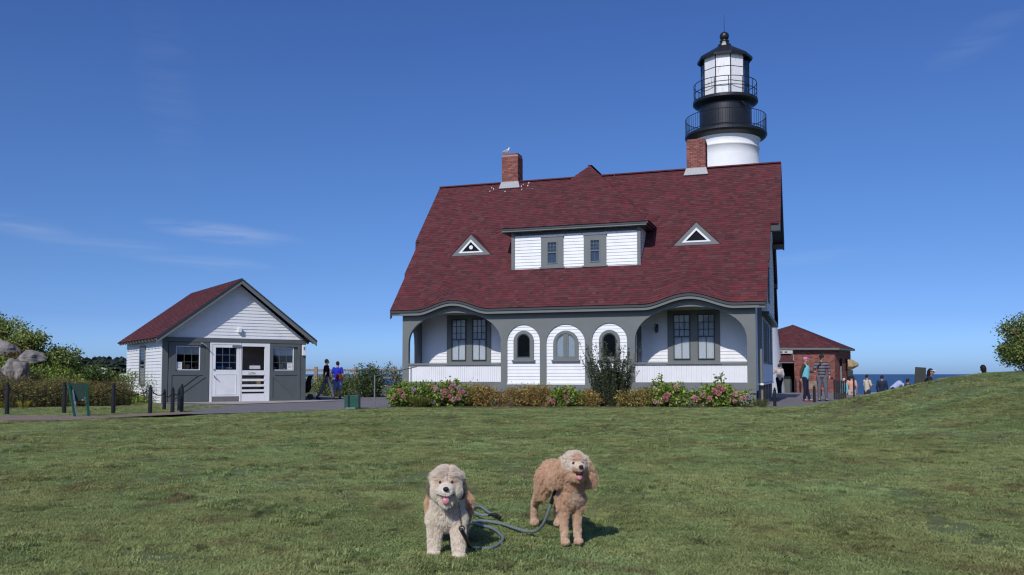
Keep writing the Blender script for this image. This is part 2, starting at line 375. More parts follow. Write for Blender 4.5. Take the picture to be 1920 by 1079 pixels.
def beads(mb, u0, u1, z0, z1, b, wd=0.09):
    n = max(1, round((u1 - u0) / wd)); wd = (u1 - u0) / n
    for i in range(n):
        a = u0 + i * wd + 0.004; c = u0 + (i + 1) * wd - 0.004; d = random.uniform(0, 0.003)
        mb.box(a, c, b - 0.018 - d, b, z0, z1)
    return mb

def shingles(mb, O_, U, S, N, length, bounds, exp=0.125, tab=0.22, pos=None, pal=None):
    """courses up a slope. O_ eave point, U along, S up-slope, N normal; bounds(s)->(ua,ub)"""
    O_ = Vector(O_); U = Vector(U); S = Vector(S); N = Vector(N)
    pal = pal or [(0.106, 0.033, 0.037), (0.094, 0.031, 0.035), (0.116, 0.031, 0.036), (0.080, 0.031, 0.034), (0.106, 0.042, 0.044), (0.130, 0.032, 0.037)]
    if pos is None: pos = lambda u, s, h: O_ + U * u + S * s + N * h
    s = 0.0; k = 0
    while s < length - 0.01:
        s1 = min(s + exp, length); ua, ub = bounds(s); ua1, ub1 = bounds(s1)
        if ub - ua < 0.03: break
        u = ua - random.uniform(0, tab)
        while u < ub:
            t = tab * random.uniform(0.55, 1.35); a = max(u, ua); c = min(u + t, ub)
            if c - a > 0.01:
                f0 = (a - ua) / (ub - ua); f1 = (c - ua) / (ub - ua)
                a1 = ua1 + f0 * (ub1 - ua1) if (ua1 != ua) else max(a, ua1); c1 = ua1 + f1 * (ub1 - ua1) if (ub1 != ub) else min(c, ub1)
                if ua1 == ua: a1 = a
                if ub1 == ub: c1 = c
                h = 0.012 + random.uniform(0, 0.006); ds = random.uniform(-0.006, 0.006) if s > 0 else 0
                col = random.choice(pal); g = random.uniform(0.85, 1.15); col = tuple(x * g for x in col)
                mb.face([pos(a, s + ds, h), pos(c, s + ds, h), pos(c1, s1 + 0.01, 0.004), pos(a1, s1 + 0.01, 0.004)], col)
                mb.face([pos(a, s + ds, -0.002), pos(c, s + ds, -0.002), pos(c, s + ds, h), pos(a, s + ds, h)], tuple(x * 0.8 for x in col))
            u += t
        s = s1; k += 1
    return mb

def bricks(mb, O_, U, N, width, height, bl=0.205, bh=0.066, mj=0.010, depth=0.012, skip=None, tip=None):
    O_ = Vector(O_); U = Vector(U); N = Vector(N); Z = Vector((0, 0, 1)); k = 0; z = 0
    while z + bh < height + 0.01:
        u = 0 if k % 2 == 0 else -bl / 2
        while u < width:
            a = max(u, 0); c = min(u + bl - mj, width)
            if c - a > 0.02 and not (skip and skip((a + c) / 2, z + bh / 2)):
                g = random.uniform(0.75, 1.2); col = random.choice([(0.27, 0.098, 0.078), (0.235, 0.086, 0.070), (0.30, 0.112, 0.088), (0.20, 0.078, 0.066)]); col = tuple(x * g for x in col)
                d = depth + random.uniform(-0.003, 0.003)
                p = [O_ + U * a + Z * z, O_ + U * c + Z * z, O_ + U * c + Z * (z + bh), O_ + U * a + Z * (z + bh)]
                q = [x + N * d for x in p]; mb.face(q, col)
                for i in range(4): mb.face([p[i], p[(i + 1) % 4], q[(i + 1) % 4], q[i]], col)
            u += bl
        z += bh + mj; k += 1
    return mb

def window_box(parent, u0, u1, z0, z1, b, frame=0.05, cols=1, rows=1, meet=None, fm=None, depth=0.06, gl=None, curtain=None, back=INTER, name='window', cols2=None, label=None, thin=False):
    """sash window: frame ring, muntins, pane, backing; plane faces -b at depth b"""
    fm = fm or GREY; fr = MB()
    fr.box(u0, u0 + frame, b - depth, b + 0.02, z0, z1); fr.box(u1 - frame, u1, b - depth, b + 0.02, z0, z1)
    fr.box(u0 + frame, u1 - frame, b - depth, b + 0.02, z0, z0 + frame); fr.box(u0 + frame, u1 - frame, b - depth, b + 0.02, z1 - frame, z1)
    o = fr.build(name, fm, parent, label=label)
    mu = MB(); t = 0.005 if thin else 0.012; a0, a1, c0, c1 = u0 + frame, u1 - frame, z0 + frame, z1 - frame
    zm = meet if meet else c0
    if meet: mu.box(a0, a1, b - depth + 0.012, b - 0.005, zm - 0.02, zm + 0.02)
    for i in range(1, cols): x = a0 + (a1 - a0) * i / cols; mu.box(x - t, x + t, b - 0.035, b - 0.022, zm + (0.02 if meet else 0), c1)
    for j in range(1, rows): z = zm + (c1 - zm) * j / rows; mu.box(a0, a1, b - 0.034, b - 0.023, z - t, z + t)
    if meet and cols2:
        for i in range(1, cols2): x = a0 + (a1 - a0) * i / cols2; mu.box(x - t, x + t, b - 0.028, b - 0.016, c0, zm - 0.02)
    if mu.v: mu.build('sash_bars', GREY if thin else fm, o)
    MB().face([(a0, b - 0.02, c0), (a1, b - 0.02, c0), (a1, b - 0.02, c1), (a0, b - 0.02, c1)]).build('pane', gl or GLASS, o)
    if curtain:
        cb = MB(); n = 26; zc0, zc1 = curtain
        for i in range(n):
            x0 = a0 + (a1 - a0) * i / n; x1 = a0 + (a1 - a0) * (i + 1) / n
            y0 = b + 0.012 + 0.007 * math.sin(i * 2.1); y1 = b + 0.012 + 0.007 * math.sin((i + 1) * 2.1)
            cb.face([(x0, y0, zc0), (x1, y1, zc0), (x1, y1, zc1), (x0, y0, zc1)])
        cb.build('curtain', CURT, o)
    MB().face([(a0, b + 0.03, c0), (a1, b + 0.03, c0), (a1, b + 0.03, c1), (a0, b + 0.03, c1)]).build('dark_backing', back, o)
    return o

# ------------------------------------------------------------------ keeper's house
HOUSE = empty('keepers_house', (8.718, 31.448, 0), R(-18.75), 'large white and grey house with a maroon shingle roof and arched porches', 'house')
UL, UR = -13.93, 0.0
def bump_at(u):
    def one(c, wd, h):
        t = abs(u - c) / wd
        return h * (0.5 + 0.5 * math.cos(math.pi * t)) ** 0.85 if t < 1 else 0.0
    return one(-11.65, 1.50, 0.36) + one(-2.34, 1.62, 0.38)
EB, EZ, RB, RZ = -0.3, 3.68, 5.35, 9.91      # eave, ridge
us_f = [UL + (UR - UL) * i / 60 for i in range(61)]
fw = MB()
aL = arch(-13.66, -9.67, 2.35, 3.56, 2.15); aR = arch(-4.36, -0.31, 2.35, 3.58, 2.15)
w1 = arch(-9.41, -8.07, 2.36, 3.03); w2 = arch(-7.81, -6.28, 2.30, 3.02); w3 = arch(-6.00, -4.66, 2.38, 3.03)
plate(fw, us_f, const(0.56), lambda u: 3.56 + bump_at(u), [
    (-13.66, -9.67, const(0.80), aL), (-4.36, -0.31, const(0.80), aR),
    (-9.41, -8.07, const(0.70), w1), (-7.81, -6.28, const(0.70), w2), (-6.00, -4.66, const(0.70), w3)], 0.0, 0.16)
fw.build('arcade_wall', GREY, HOUSE)
cb = MB()
for a, c in ((-9.46, -8.02), (-7.86, -6.23), (-6.05, -4.61)):
    clap(cb, a, c, 0.76, 3.1, 0.06)
    cb.box(a + .05, c - .05, -0.012, 0.06, 0.70, 0.755)
cb.build('clapboards', WHITE, HOUSE, kind='stuff')
# low porch walls of beaded boards, cap rails
bb = MB(); beads(bb, -13.66, -9.67, 0.80, 1.45, 0.06); beads(bb, -4.36, -0.31, 0.80, 1.45, 0.06)
bb.build('beadboards', WHITE, HOUSE, kind='stuff')
for a, c in ((-13.655, -9.675), (-4.355, -0.315)):
    MB().box(a, c, -0.03, 0.20, 1.455, 1.535).build('porch_rail', GREY, HOUSE, bevel=0.008)
    MB().box(a, c, 0.065, 0.15, 0.80, 1.45).build('porch_wall_back', WHITE, HOUSE)
# foundation
fo = MB(); fo.box(UL + .05, UR - .02, 0.05, 0.5, -0.3, 0.555); fo.box(UL - .02, UR, -0.02, 0.05, 0.42, 0.555)
fo.build('foundation', GREY, HOUSE)
# frieze under the eave handled by plate; arch linings are the plate's own reveals
# arched windows
def arched_window(uc, hw_o, hw_g, zb, zt_o, zt_g, b, kindw):
    ring = MB(); zsO = zt_o - hw_o; zsG = zt_g - hw_g
    plate(ring, [uc - hw_o, uc + hw_o], const(zb), arch(uc - hw_o, uc + hw_o, zsO, zt_o), [(uc - hw_g, uc + hw_g, const(zb + .10), arch(uc - hw_g, uc + hw_g, zsG, zt_g))], b - 0.07, b + 0.01)
    o = ring.build('arched_window', GREY, HOUSE)
    MB().box(uc - hw_o - .06, uc + hw_o + .06, b - 0.11, b, zb - .06, zb).build('sill', GREY, o, bevel=0.005)
    ring2 = MB(); g = hw_g
    plate(ring2, [uc - g, uc + g], const(zb + .10), arch(uc - g, uc + g, zsG, zt_g), [(uc - g + .04, uc + g - .04, const(zb + .14), arch(uc - g + .04, uc + g - .04, zsG, zt_g - .04))], b - 0.045, b + 0.01)
    ring2.build('sash', DKGREY if kindw != 'shutter' else GREY, o)
    pn = MB(); plate(pn, [uc - g, uc + g], const(zb + .1), arch(uc - g, uc + g, zsG, zt_g), [], b - 0.025, b - 0.020)
    pn.build('pane', GLASS, o)
    bk = MB(); plate(bk, [uc - g, uc + g], const(zb + .1), arch(uc - g, uc + g, zsG, zt_g), [], b - 0.0185, b + 0.0)
    bk.build('curtain' if kindw == 'shutter' else 'dark_backing', CURT if kindw == 'shutter' else INTER, o)
    if kindw == 'shutter':
        MB().box(uc - .10, uc + .10, b - 0.055, b - 0.03, zb + .12, zt_g - .02).build('mullion', GREY, o)
        MB().box(uc - .015, uc + .015, b - 0.066, b - 0.055, zb + .12, zt_g - .04).build('mullion_bead', GREY, o)
arched_window(-8.73, .41, .27, 1.64, 2.79, 2.67, 0.05, 'dark')
arched_window(-7.03, .50, .385, 1.64, 2.77, 2.66, 0.05, 'shutter')
arched_window(-5.33, .40, .27, 1.64, 2.77, 2.65, 0.05, 'dark')

# main body behind the arcade
body = MB()
body.box(-13.93, -13.78, 1.62, 10.9, 0.0, 5.2); body.box(-13.9, 0.10, 10.7, 10.9, 0, 4.0)
body.box(-13.90, 0.105, 1.605, 1.75, 0.70, 4.6)
body.build('wall', WHITE, HOUSE)
cbk = MB(); clap(cbk, -13.78, -9.55, 1.2, 3.95, 1.60); clap(cbk, -4.5, 0.0, 1.2, 3.95, 1.60)
cbk.build('clapboards', WHITE, HOUSE, kind='stuff')
# block between the porches and end walls of the porches
pw = MB()
for q in ((-9.60, -9.50, 0.165, 1.6, 0.5, 3.6), (-4.50, -4.39, 0.165, 1.6, 0.5, 3.6), (-0.115, -0.012, 0.165, 1.58, 0.5, 3.6)): MB().box(*q).build('porch_end_wall', WHITE, HOUSE)
MB().box(-4.385, -4.36, 0.55, 1.35, 0.8, 2.95).build('porch_door', DKGREY, HOUSE)
lw = MB()       # left end wall of the left porch with its own arch
pts = MB(); plate(pts, [0.165, 1.6], const(0.56), const(3.60), [(0.33, 1.12, const(1.5), arch(0.33, 1.12, 2.45, 3.02))], 0, 0.14)
lw.v = [(-13.93 + y, x, z) for x, y, z in pts.v]; lw.f = pts.f; lw.c = pts.c
lw.build('porch_end_arch', GREY, HOUSE)
for q in ((-13.8, -9.61), (-4.38, -0.12)): MB().box(*q, 0.165, 1.6, 0.6, 0.7).build('porch_floor', GREY, HOUSE)
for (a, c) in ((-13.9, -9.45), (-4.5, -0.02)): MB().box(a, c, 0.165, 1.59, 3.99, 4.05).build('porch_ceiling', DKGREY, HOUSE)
# corner strip of the body seen past the porch
MB().box(0.0, 0.14, 1.50, 1.62, 0.75, 3.62).build('corner_board', GREY, HOUSE)
MB().box(-0.02, 0.17, 1.48, 10.9, 0.69, 0.76).build('water_table', WHITE, HOUSE)
# porch double windows
def double_window(f0, f1, gl1, gl2):
    fr = MB(); b = 1.60
    fr.box(f0, gl1[0], b - .07, b + .02, 1.56, 3.55); fr.box(gl1[1], gl2[0], b - .07, b + .02, 1.56, 3.55); fr.box(gl2[1], f1, b - .07, b + .02, 1.56, 3.55)
    for g in (gl1, gl2): fr.box(g[0], g[1], b - .07, b + .02, 1.56, 1.66); fr.box(g[0], g[1], b - .07, b + .02, 3.40, 3.55)
    fr.box(f0 - .05, f1 + .05, b - .12, b, 1.47, 1.555)
    o = fr.build('window_frame', GREY, HOUSE)
    for g in (gl1, gl2):
        w_ = window_box(HOUSE, g[0] + .002, g[1] - .002, 1.665, 3.395, 1.53, 0.035, 3, 3, 2.54, DKGREY, 0.05, GLASS, (1.69, 3.38), name='window', cols2=2)
double_window(-12.62, -10.66, (-12.40, -11.74), (-11.47, -10.84))
double_window(-3.38, -1.40, (-3.15, -2.51), (-2.23, -1.59))
la = MB(); la.lathe([(0.0, 2.70), (0.05, 2.72), (0.06, 2.86), (0.085, 2.88), (0.03, 2.95), (0.0, 2.97)], 10, -3.80, 1.49); la.tube([(-3.80, 1.49, 2.96), (-3.80, 1.47, 3.02), (-3.80, 1.58, 3.0)], 0.015, 6)
la.box(-3.86, -3.74, 1.565, 1.59, 2.76, 3.04)
la.build('porch_lantern', DKGREY, HOUSE)

# fascia, gutter line and soffit follow the eyebrow curve
def eave_curve(z0, z1, b0, b1, name, m, u0=-14.33, u1=0.41):
    e = MB(); N_ = 150
    for i in range(N_):
        a = u0 + (u1 - u0) * i / N_; c = u0 + (u1 - u0) * (i + 1) / N_; za, zc = bump_at(a), bump_at(c)
        q = [(a, b0, z0 + za), (c, b0, z0 + zc), (c, b0, z1 + zc), (a, b0, z1 + za)]; r_ = [(x, b1, z) for x, y, z in q]
        e.face(q); e.face(r_[::-1]); e.face([q[0], r_[0], r_[1], q[1]]); e.face([q[3], q[2], r_[2], r_[3]])
    za, zc = bump_at(u0), bump_at(u1)
    for u in (u0, u1): e.face([(u, b0, z0), (u, b1, z0), (u, b1, z1), (u, b0, z1)])
    return e.build(name, m, HOUSE)
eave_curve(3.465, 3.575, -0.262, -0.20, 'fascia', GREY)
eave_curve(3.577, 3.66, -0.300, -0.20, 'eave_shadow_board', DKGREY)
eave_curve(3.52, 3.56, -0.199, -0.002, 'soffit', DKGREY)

# roof
SL = math.hypot(RB - EB, RZ - EZ); cs, sn = (RB - EB) / SL, (RZ - EZ) / SL
def roof_pos(u, s, h):
    f = max(0.0, 1 - s / 2.3); f = f * f * (3 - 2 * f)
    return Vector((u, EB + cs * s - sn * h, EZ + sn * s + cs * h + bump_at(u) * f))
def tier(s):
    z = EZ + sn * s
    if z > 6.93: return (-14.62, 0.83)
    if z > 5.33: return (-14.44, 0.47)
    return (-14.36, 0.42)
rs = MB(); shingles(rs, (0, 0, 0), (1, 0, 0), (0, 0, 1), (0, 1, 0), SL, tier, pos=roof_pos)
rs.build('roof_shingles', ROOF, HOUSE, kind='stuff', color=True)
dk = MB()      # deck under the shingles, thick, with tier steps, both slopes
def tierz(z): return (-14.62, 0.83) if z > 6.93 else ((-14.44, 0.47) if z > 5.33 else (-14.36, 0.42))
zl = [EZ, 3.9, 4.2, 4.6, 5.0, 5.33, 5.3301, 6.93, 6.9301, RZ]
for side in (1, -1):
    for za, zb in zip(zl[:-1], zl[1:]):
        if zb - za < 0.001: continue
        u0, u1 = tierz((za + zb) / 2); n = 74
        for i in range(n):
            a = u0 + (u1 - u0) * i / n; c = u0 + (u1 - u0) * (i + 1) / n
            def P(u, z, th):
                b = EB + (z - EZ) / (RZ - EZ) * (RB - EB); s_ = (z - EZ) / sn
                f = max(0.0, 1 - s_ / 2.3); f = f * f * (3 - 2 * f); zz = z + (bump_at(u) * f if side == 1 else 0) - th * cs; b = b + th * sn
                if b > RB: zz = zz; b = RB
                return (u, b if side == 1 else 2 * RB - b, zz)
            dk.face([P(a, za, 0.005), P(c, za, 0.005), P(c, zb, 0.005), P(a, zb, 0.005)])
            dk.face([P(a, za, 0.09), P(a, zb, 0.09), P(c, zb, 0.09), P(c, za, 0.09)])
            if i in (0, n - 1):
                u = u0 if i == 0 else u1
                dk.face([P(u, za, 0.005), P(u, zb, 0.005), P(u, zb, 0.09), P(u, za, 0.09)])
        if za > 5: dk.face([P(u0, za, 0.005), P(u1, za, 0.005), P(u1, za, 0.09), P(u0, za, 0.09)])
dk.build('roof_deck', ROOFPLAIN, HOUSE)
MB().box(-14.6, 0.81, RB - 0.13, RB + 0.13, RZ - 0.03, RZ + 0.022).build('ridge_cap', ROOFPLAIN, HOUSE)
# rake boards on the gables
for (u_, sg) in ((0, 1), (1, -1)):
    for z0_, z1_, uu in ((EZ, 5.33, (-14.36, 0.42)), (5.33, 6.93, (-14.44, 0.47)), (6.93, RZ, (-14.62, 0.83))):
        for side in (1, -1):
            u = uu[1] if u_ == 0 else uu[0]; a = u - sg * 0.06; 
            def bz(z): 
                b = EB + (z - EZ) / (RZ - EZ) * (RB - EB); return b if side == 1 else 2 * RB - b
            rk = MB(); d = 0.34
            q = [(u - sg * .004, bz(z0_), z0_ - .02), (u - sg * .004, bz(z1_), z1_ - .02), (u - sg * .004, bz(z1_), z1_ - d), (u - sg * .004, bz(z0_), z0_ - d)]
            q2 = [(a, y, z) for x, y, z in q]
            rk.face(q).face(q2[::-1])
            for i in range(4): rk.face([q[i], q[(i + 1) % 4], q2[(i + 1) % 4], q2[i]])
            rk.build('rake_board', DKGREY, HOUSE)
            # soffit from wall to rake
            so = MB(); wi = 0.14 if u_ == 0 else -13.95
            if abs(wi - u) > .1:
                p1 = (a, bz(z0_), z0_ - .13); p2 = (a, bz(z1_), z1_ - .13); so.face([p1, p2, (wi, p2[1], p2[2]), (wi, p1[1], p1[2])]); so.build('gable_soffit', DKGREY, HOUSE)
for (z, ua, ub) in ((5.33, 0.16, 0.465), (6.93, 0.30, 0.825)):     # return ends of each tier on the right gable
    for side in (1, -1):
        b = EB + (z - EZ) / (RZ - EZ) * (RB - EB); b = b if side == 1 else 2 * RB - b
        MB().box(ua, ub, b - .05 if side == 1 else b - .25, b + .25 if side == 1 else b + .05, z - .30, z - .10).build('tier_return', DKGREY, HOUSE)
# right side wall
sw = MB(); sw.box(0.0, 0.13, 1.63, 10.88, 0.78, 3.44)
def gz(z): b = EB + (z - EZ) / (RZ - EZ) * (RB - EB) + 0.12; return (max(b, 1.64), 2 * RB - max(b, 1.64))
prof = [gz(3.4)[0], gz(3.4)[1]]
for z0_, z1_ in ((3.44, 5.3), (5.3, 6.9), (6.9, 9.6)):
    a0, c0 = gz(z0_); a1, c1 = gz(z1_); x = 0.30 if z0_ < 6 else 0.34
    q = [(x, a0, z0_), (x, c0, z0_), (x, c1, z1_), (x, a1, z1_)]; p_ = [(-0.1, y, z) for _, y, z in q]
    sw.face(q); 
    for i in range(4): sw.face([q[i], q[(i + 1) % 4], p_[(i + 1) % 4], p_[i]])
sw.build('side_wall', WHITE, HOUSE)
cs_ = MB(); clap(cs_, 1.65, 10.88, 0.78, 3.40, 0.135, axis='b', sgn=1); clap(cs_, 0, 1, 3.46, 9.5, 0.302, axis='b', sgn=1, tip=gz)
cs_.build('clapboards', WHITE, HOUSE, kind='stuff')
MB().box(0.14, 0.40, 1.5, 10.9, 3.30, 3.45).build('side_cornice', DKGREY, HOUSE)
for b0_ in (2.3, 3.7, 5.6, 8.0):
    o = MB().box(0.15, 0.19, b0_, b0_ + .12, 1.6, 3.2).box(0.15, 0.19, b0_ + .78, b0_ + .90, 1.6, 3.2).box(0.15, 0.19, b0_ + .12, b0_ + .78, 3.08, 3.2).box(0.15, 0.21, b0_ - .04, b0_ + .94, 1.52, 1.6).build('side_window', GREY, HOUSE)
    MB().box(0.155, 0.165, b0_ + .12, b0_ + .78, 1.6, 3.08).build('pane', GLASS, o)
    MB().box(0.152, 0.154, b0_ + .12, b0_ + .78, 1.6, 3.08).build('curtain', CURT, o)
MB().box(0.31, 0.36, 3.0, 3.9, 3.9, 5.2).build('side_window', DKGREY, HOUSE)
us2 = MB(); us2.box(-0.05, 0.08, 1.66, 10.8, -0.2, 0.685)
us2.build('side_foundation', GREY, HOUSE)
for b0_ in (1.7, 3.4, 5.5, 8): MB().box(0.081, 0.14, b0_, b0_ + .22, 0.0, 0.68).build('foundation_post', WOOD, HOUSE)

# dormer
DO = MB(); DO.box(-9.62, -4.36, 1.26, 4.6, 5.15, 6.98)
dorm = DO.build('dormer', WHITE, HOUSE)
cd = MB(); clap(cd, -9.5, -4.48, 5.37, 6.75, 1.255); clap(cd, 1.27, 3.4, 5.3, 6.8, -4.355, axis='b', sgn=1)
cd.build('clapboards', WHITE, dorm, kind='stuff')
for q in ((-9.64, -9.51, 1.20, 1.30, 5.28, 6.98), (-4.47, -4.335, 1.20, 1.36, 5.28, 6.98)): MB().box(*q).build('corner_board', GREY, dorm)
MB().box(-9.505, -4.475, 1.21, 1.30, 6.72, 6.98).build('frieze', DKGREY, dorm)
MB().box(-9.50, -4.48, 1.20, 1.30, 5.31, 5.365).build('bottom_trim', WHITE, dorm)
for f0, f1 in ((-8.37, -7.45), (-6.60, -5.70)):
    fr = MB(); g0, g1 = f0 + .25, f1 - .24; b = 1.24
    fr.box(f0, g0, b - .07, b, 5.40, 6.60).box(g1, f1, b - .07, b, 5.40, 6.60).box(g0, g1, b - .07, b, 5.40, 5.52).box(g0, g1, b - .07, b, 6.42, 6.60).box(f0 - .05, f1 + .05, b - .12, b, 5.33, 5.397).box(f0 - .03, f1 + .03, b - .09, b, 6.601, 6.64)
    o = fr.build('window_frame', GREY, dorm)
    w_ = window_box(dorm, g0 + .002, g1 - .002, 5.522, 6.418, 1.195, 0.035, 3, 3, 5.98, GREY, 0.05, BLUEGLASS, None, BLUEBACK, cols2=2, thin=True)
# dormer eave: fascia, soffit, shingled hip roof
de = MB(); zt, zb_ = 7.00, 6.86
de.box(-9.98, -4.06, 0.95, 0.99, 6.86, 6.915)
f_ = de.build('dormer_fascia', GREY, dorm)
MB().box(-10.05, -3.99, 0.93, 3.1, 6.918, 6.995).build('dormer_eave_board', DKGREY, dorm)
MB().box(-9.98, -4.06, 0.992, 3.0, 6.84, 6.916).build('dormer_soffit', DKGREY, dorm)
AP = Vector((-7.02, 4.0, 10.07)); BK = Vector((-7.02, 6.2, 10.07))
FL_, FR_ = Vector((-10.09, 0.90, 7.0)), Vector((-3.95, 0.90, 7.0)); BLk, BRk = Vector((-10.09, 6.2, 7.0)), Vector((-3.95, 6.2, 7.0))
hd = MB(); hd.face([FL_, FR_, AP]).face([FR_, BRk, BK, AP]).face([BLk, FL_, AP, BK]).face([BLk, BK, BRk]).face([FL_, BLk, BRk, FR_])
hd.build('hip_roof_deck', ROOFPLAIN, dorm)
hs = MB(); S1 = (AP - (FL_ + FR_) / 2); L1 = S1.length; S1n = S1.normalized(); U1 = Vector((1, 0, 0)); N1 = U1.cross(S1n).normalized()
if N1.y > 0: N1 = -N1
hw = (FR_.x - FL_.x) / 2
shingles(hs, (FL_ + FR_) / 2, U1, S1n, N1, L1, lambda s: (-hw * (1 - s / L1), hw * (1 - s / L1)))
# right face (parallelogram like)
S2 = Vector((AP.x - FR_.x, 0, AP.z - FR_.z)); L2 = S2.length; S2n = S2.normalized(); U2 = Vector((0, 1, 0)); N2 = Vector((S2n.z, 0, -S2n.x))
shingles(hs, FR_, U2, S2n, N2, L2, lambda s: (3.1 * s / L2, 5.3))
S3 = Vector((AP.x - FL_.x, 0, AP.z - FL_.z)); S3n = S3.normalized(); N3 = Vector((-S3n.z, 0, S3n.x))
shingles(hs, FL_, U2, S3n, N3, L2, lambda s: (3.1 * s / L2, 5.3))
hs.build('hip_shingles', ROOF, dorm, kind='stuff', color=True)
hc = MB(); hc.bar(AP + Vector((0, -.02, .02)), BK + Vector((0, 0, .02)), .18, .02)
hc.build('hip_cap', ROOFPLAIN, dorm)

# triangular roof vents
def roofb(z): return EB + (z - EZ) / (RZ - EZ) * (RB - EB)
for uc, fan in ((-11.69, True), (-2.28, False)):
    b = 1.93; z0_ = 6.10; z1_ = 7.02; hw_ = 0.92
    pr = MB(); A_, B_, C_ = (uc - hw_, z0_), (uc + hw_, z0_), (uc, z1_)
    bA, bC = roofb(z0_) + .05, roofb(z1_) + .1
    pr.face([(A_[0], b + .03, A_[1]), (B_[0], b + .03, B_[1]), (C_[0], b + .03, C_[1])])
    ext = 0.06
    for s_ in (-1, 1):
        e0 = (uc + s_ * (hw_ + .09), b - ext, z0_ - .04); e1 = (uc, b - ext, z1_ + .04); e2 = (uc, bC, z1_ + .04); e3 = (uc + s_ * (hw_ + .09), bA + .05, z0_ - .04)
        pr.face([e0, e1, e2, e3]); pr.face([(x, y, z - .035) for x, y, z in (e0, e1, e2, e3)])
        pr.face([e0, e1, (e1[0], e1[1], e1[2] - .035), (e0[0], e0[1], e0[2] - .035)])
    o = pr.build('roof_vent', ROOFPLAIN, HOUSE)
    def trir(k0, k1, b0, b1, m, nm, par, zo=0):
        cz = z0_ + 0.36 * (z1_ - z0_) + zo; t = MB()
        def T(k): return [((uc - hw_) + (uc - (uc - hw_)) * (1 - k), 0, 0)]
        def tri(k): return [(uc + (p[0] - uc) * k, cz + (p[1] - cz) * k) for p in (A_, B_, C_)]
        o_, i_ = tri(k0), tri(k1)
        for i in range(3):
            j = (i + 1) % 3
            t.face([(o_[i][0], b0, o_[i][1]), (o_[j][0], b0, o_[j][1]), (i_[j][0], b0, i_[j][1]), (i_[i][0], b0, i_[i][1])])
            t.face([(i_[i][0], b0, i_[i][1]), (i_[j][0], b0, i_[j][1]), (i_[j][0], b1, i_[j][1]), (i_[i][0], b1, i_[i][1])])
            t.face([(o_[i][0], b0, o_[i][1]), (o_[i][0], b1, o_[i][1]), (o_[j][0], b1, o_[j][1]), (o_[j][0], b0, o_[j][1])])
        t.build(nm, m, par); return i_
    trir(1.0, 0.62, b - .03, b + .03, GREY, 'vent_casing', o)
    ii = trir(0.618, 0.44, b - .045, b + .02, WHITE, 'vent_frame', o)
    MB().face([(p[0], b + .005, p[1]) for p in ii]).build('pane', INTER, o)
    if fan: 
        cz = z0_ + .38 * (z1_ - z0_); MB().lathe([(0.0, 0.0), (0.085, 0.0), (0.085, 0.02), (0.0, 0.02)], 16).build('vent_fan', WHITE, o).matrix_local = Matrix.Translation((uc, b, cz + .01)) @ Matrix.Rotation(R(90), 4, 'X')

# chimneys
def chimney(u0, u1, ztop):
    b0, b1 = 5.0, 5.72; z0_ = 9.3
    o = MB().box(u0 + .012, u1 - .012, b0 + .012, b1 - .012, z0_, ztop - .10).build('chimney', MORTAR, HOUSE)
    bm_ = MB(); h = ztop - z0_
    bricks(bm_, (u0 + .012, b0 + .012, z0_), (1, 0, 0), (0, -1, 0), u1 - u0 - .024, h - .1)
    bricks(bm_, (u1 - .012, b0 + .012, z0_), (0, 1, 0), (1, 0, 0), b1 - b0 - .024, h - .1)
    bricks(bm_, (u0 + .012, b1 - .012, z0_), (0, -1, 0), (-1, 0, 0), b1 - b0 - .024, h - .1)
    bricks(bm_, (u1 - .012, b1 - .012, z0_), (-1, 0, 0), (0, 1, 0), u1 - u0 - .024, h - .1)
    bm_.build('bricks', BRICK, o, kind='stuff', color=True)
    cp = MB(); bricks(cp, (u0 + .04, b0 + .03, ztop - .09), (1, 0, 0), (0, -1, 0), u1 - u0 - .08, .075); bricks(cp, (u1 - .03, b0 + .04, ztop - .09), (0, 1, 0), (1, 0, 0), b1 - b0 - .08, .075)
    cp.build('cap_course', BRICK, o, kind='stuff', color=True)
    MB().box(u0 + .05, u1 - .05, b0 + .05, b1 - .05, ztop - .1, ztop - .015).build('cap_mortar', MORTAR, o)
    fl = MB(); e = .04; bf = 5.13; 
    fl.face([(u0 - .02, b0 - .02, 9.87), (u1 + .02, b0 - .02, 9.87), (u1 + .10, roofb(9.52) - .06, 9.57), (u0 - .12, roofb(9.52) - .06, 9.57)])
    fl.box(u0 - .025, u1 + .025, b0 - .025, b1 + .025, 9.55, 9.875)
    fl.build('flashing', FLASH, o)
chimney(-11.40, -10.62, 11.20); chimney(-3.03, -2.23, 11.14)
dr = MB()      # bird droppings near the chimney
for _ in range(15):
    s_ = SL - random.uniform(.05, .75) ** 1.0; u = random.choice([-12.5, -11.95, -11.85, -11.0, -10.3, -10.1, -6.3]) + random.gauss(0, .10); l_ = random.uniform(.03, .12); w_ = random.uniform(.008, .02)
    q = [roof_pos(u - w_, s_, .020), roof_pos(u + w_, s_, .020), roof_pos(u + w_ * .5, s_ + l_, .020), roof_pos(u - w_, s_ + l_, .020)]; dr.face(q)
dr.build('bird_droppings', PAPER, HOUSE, kind='stuff')

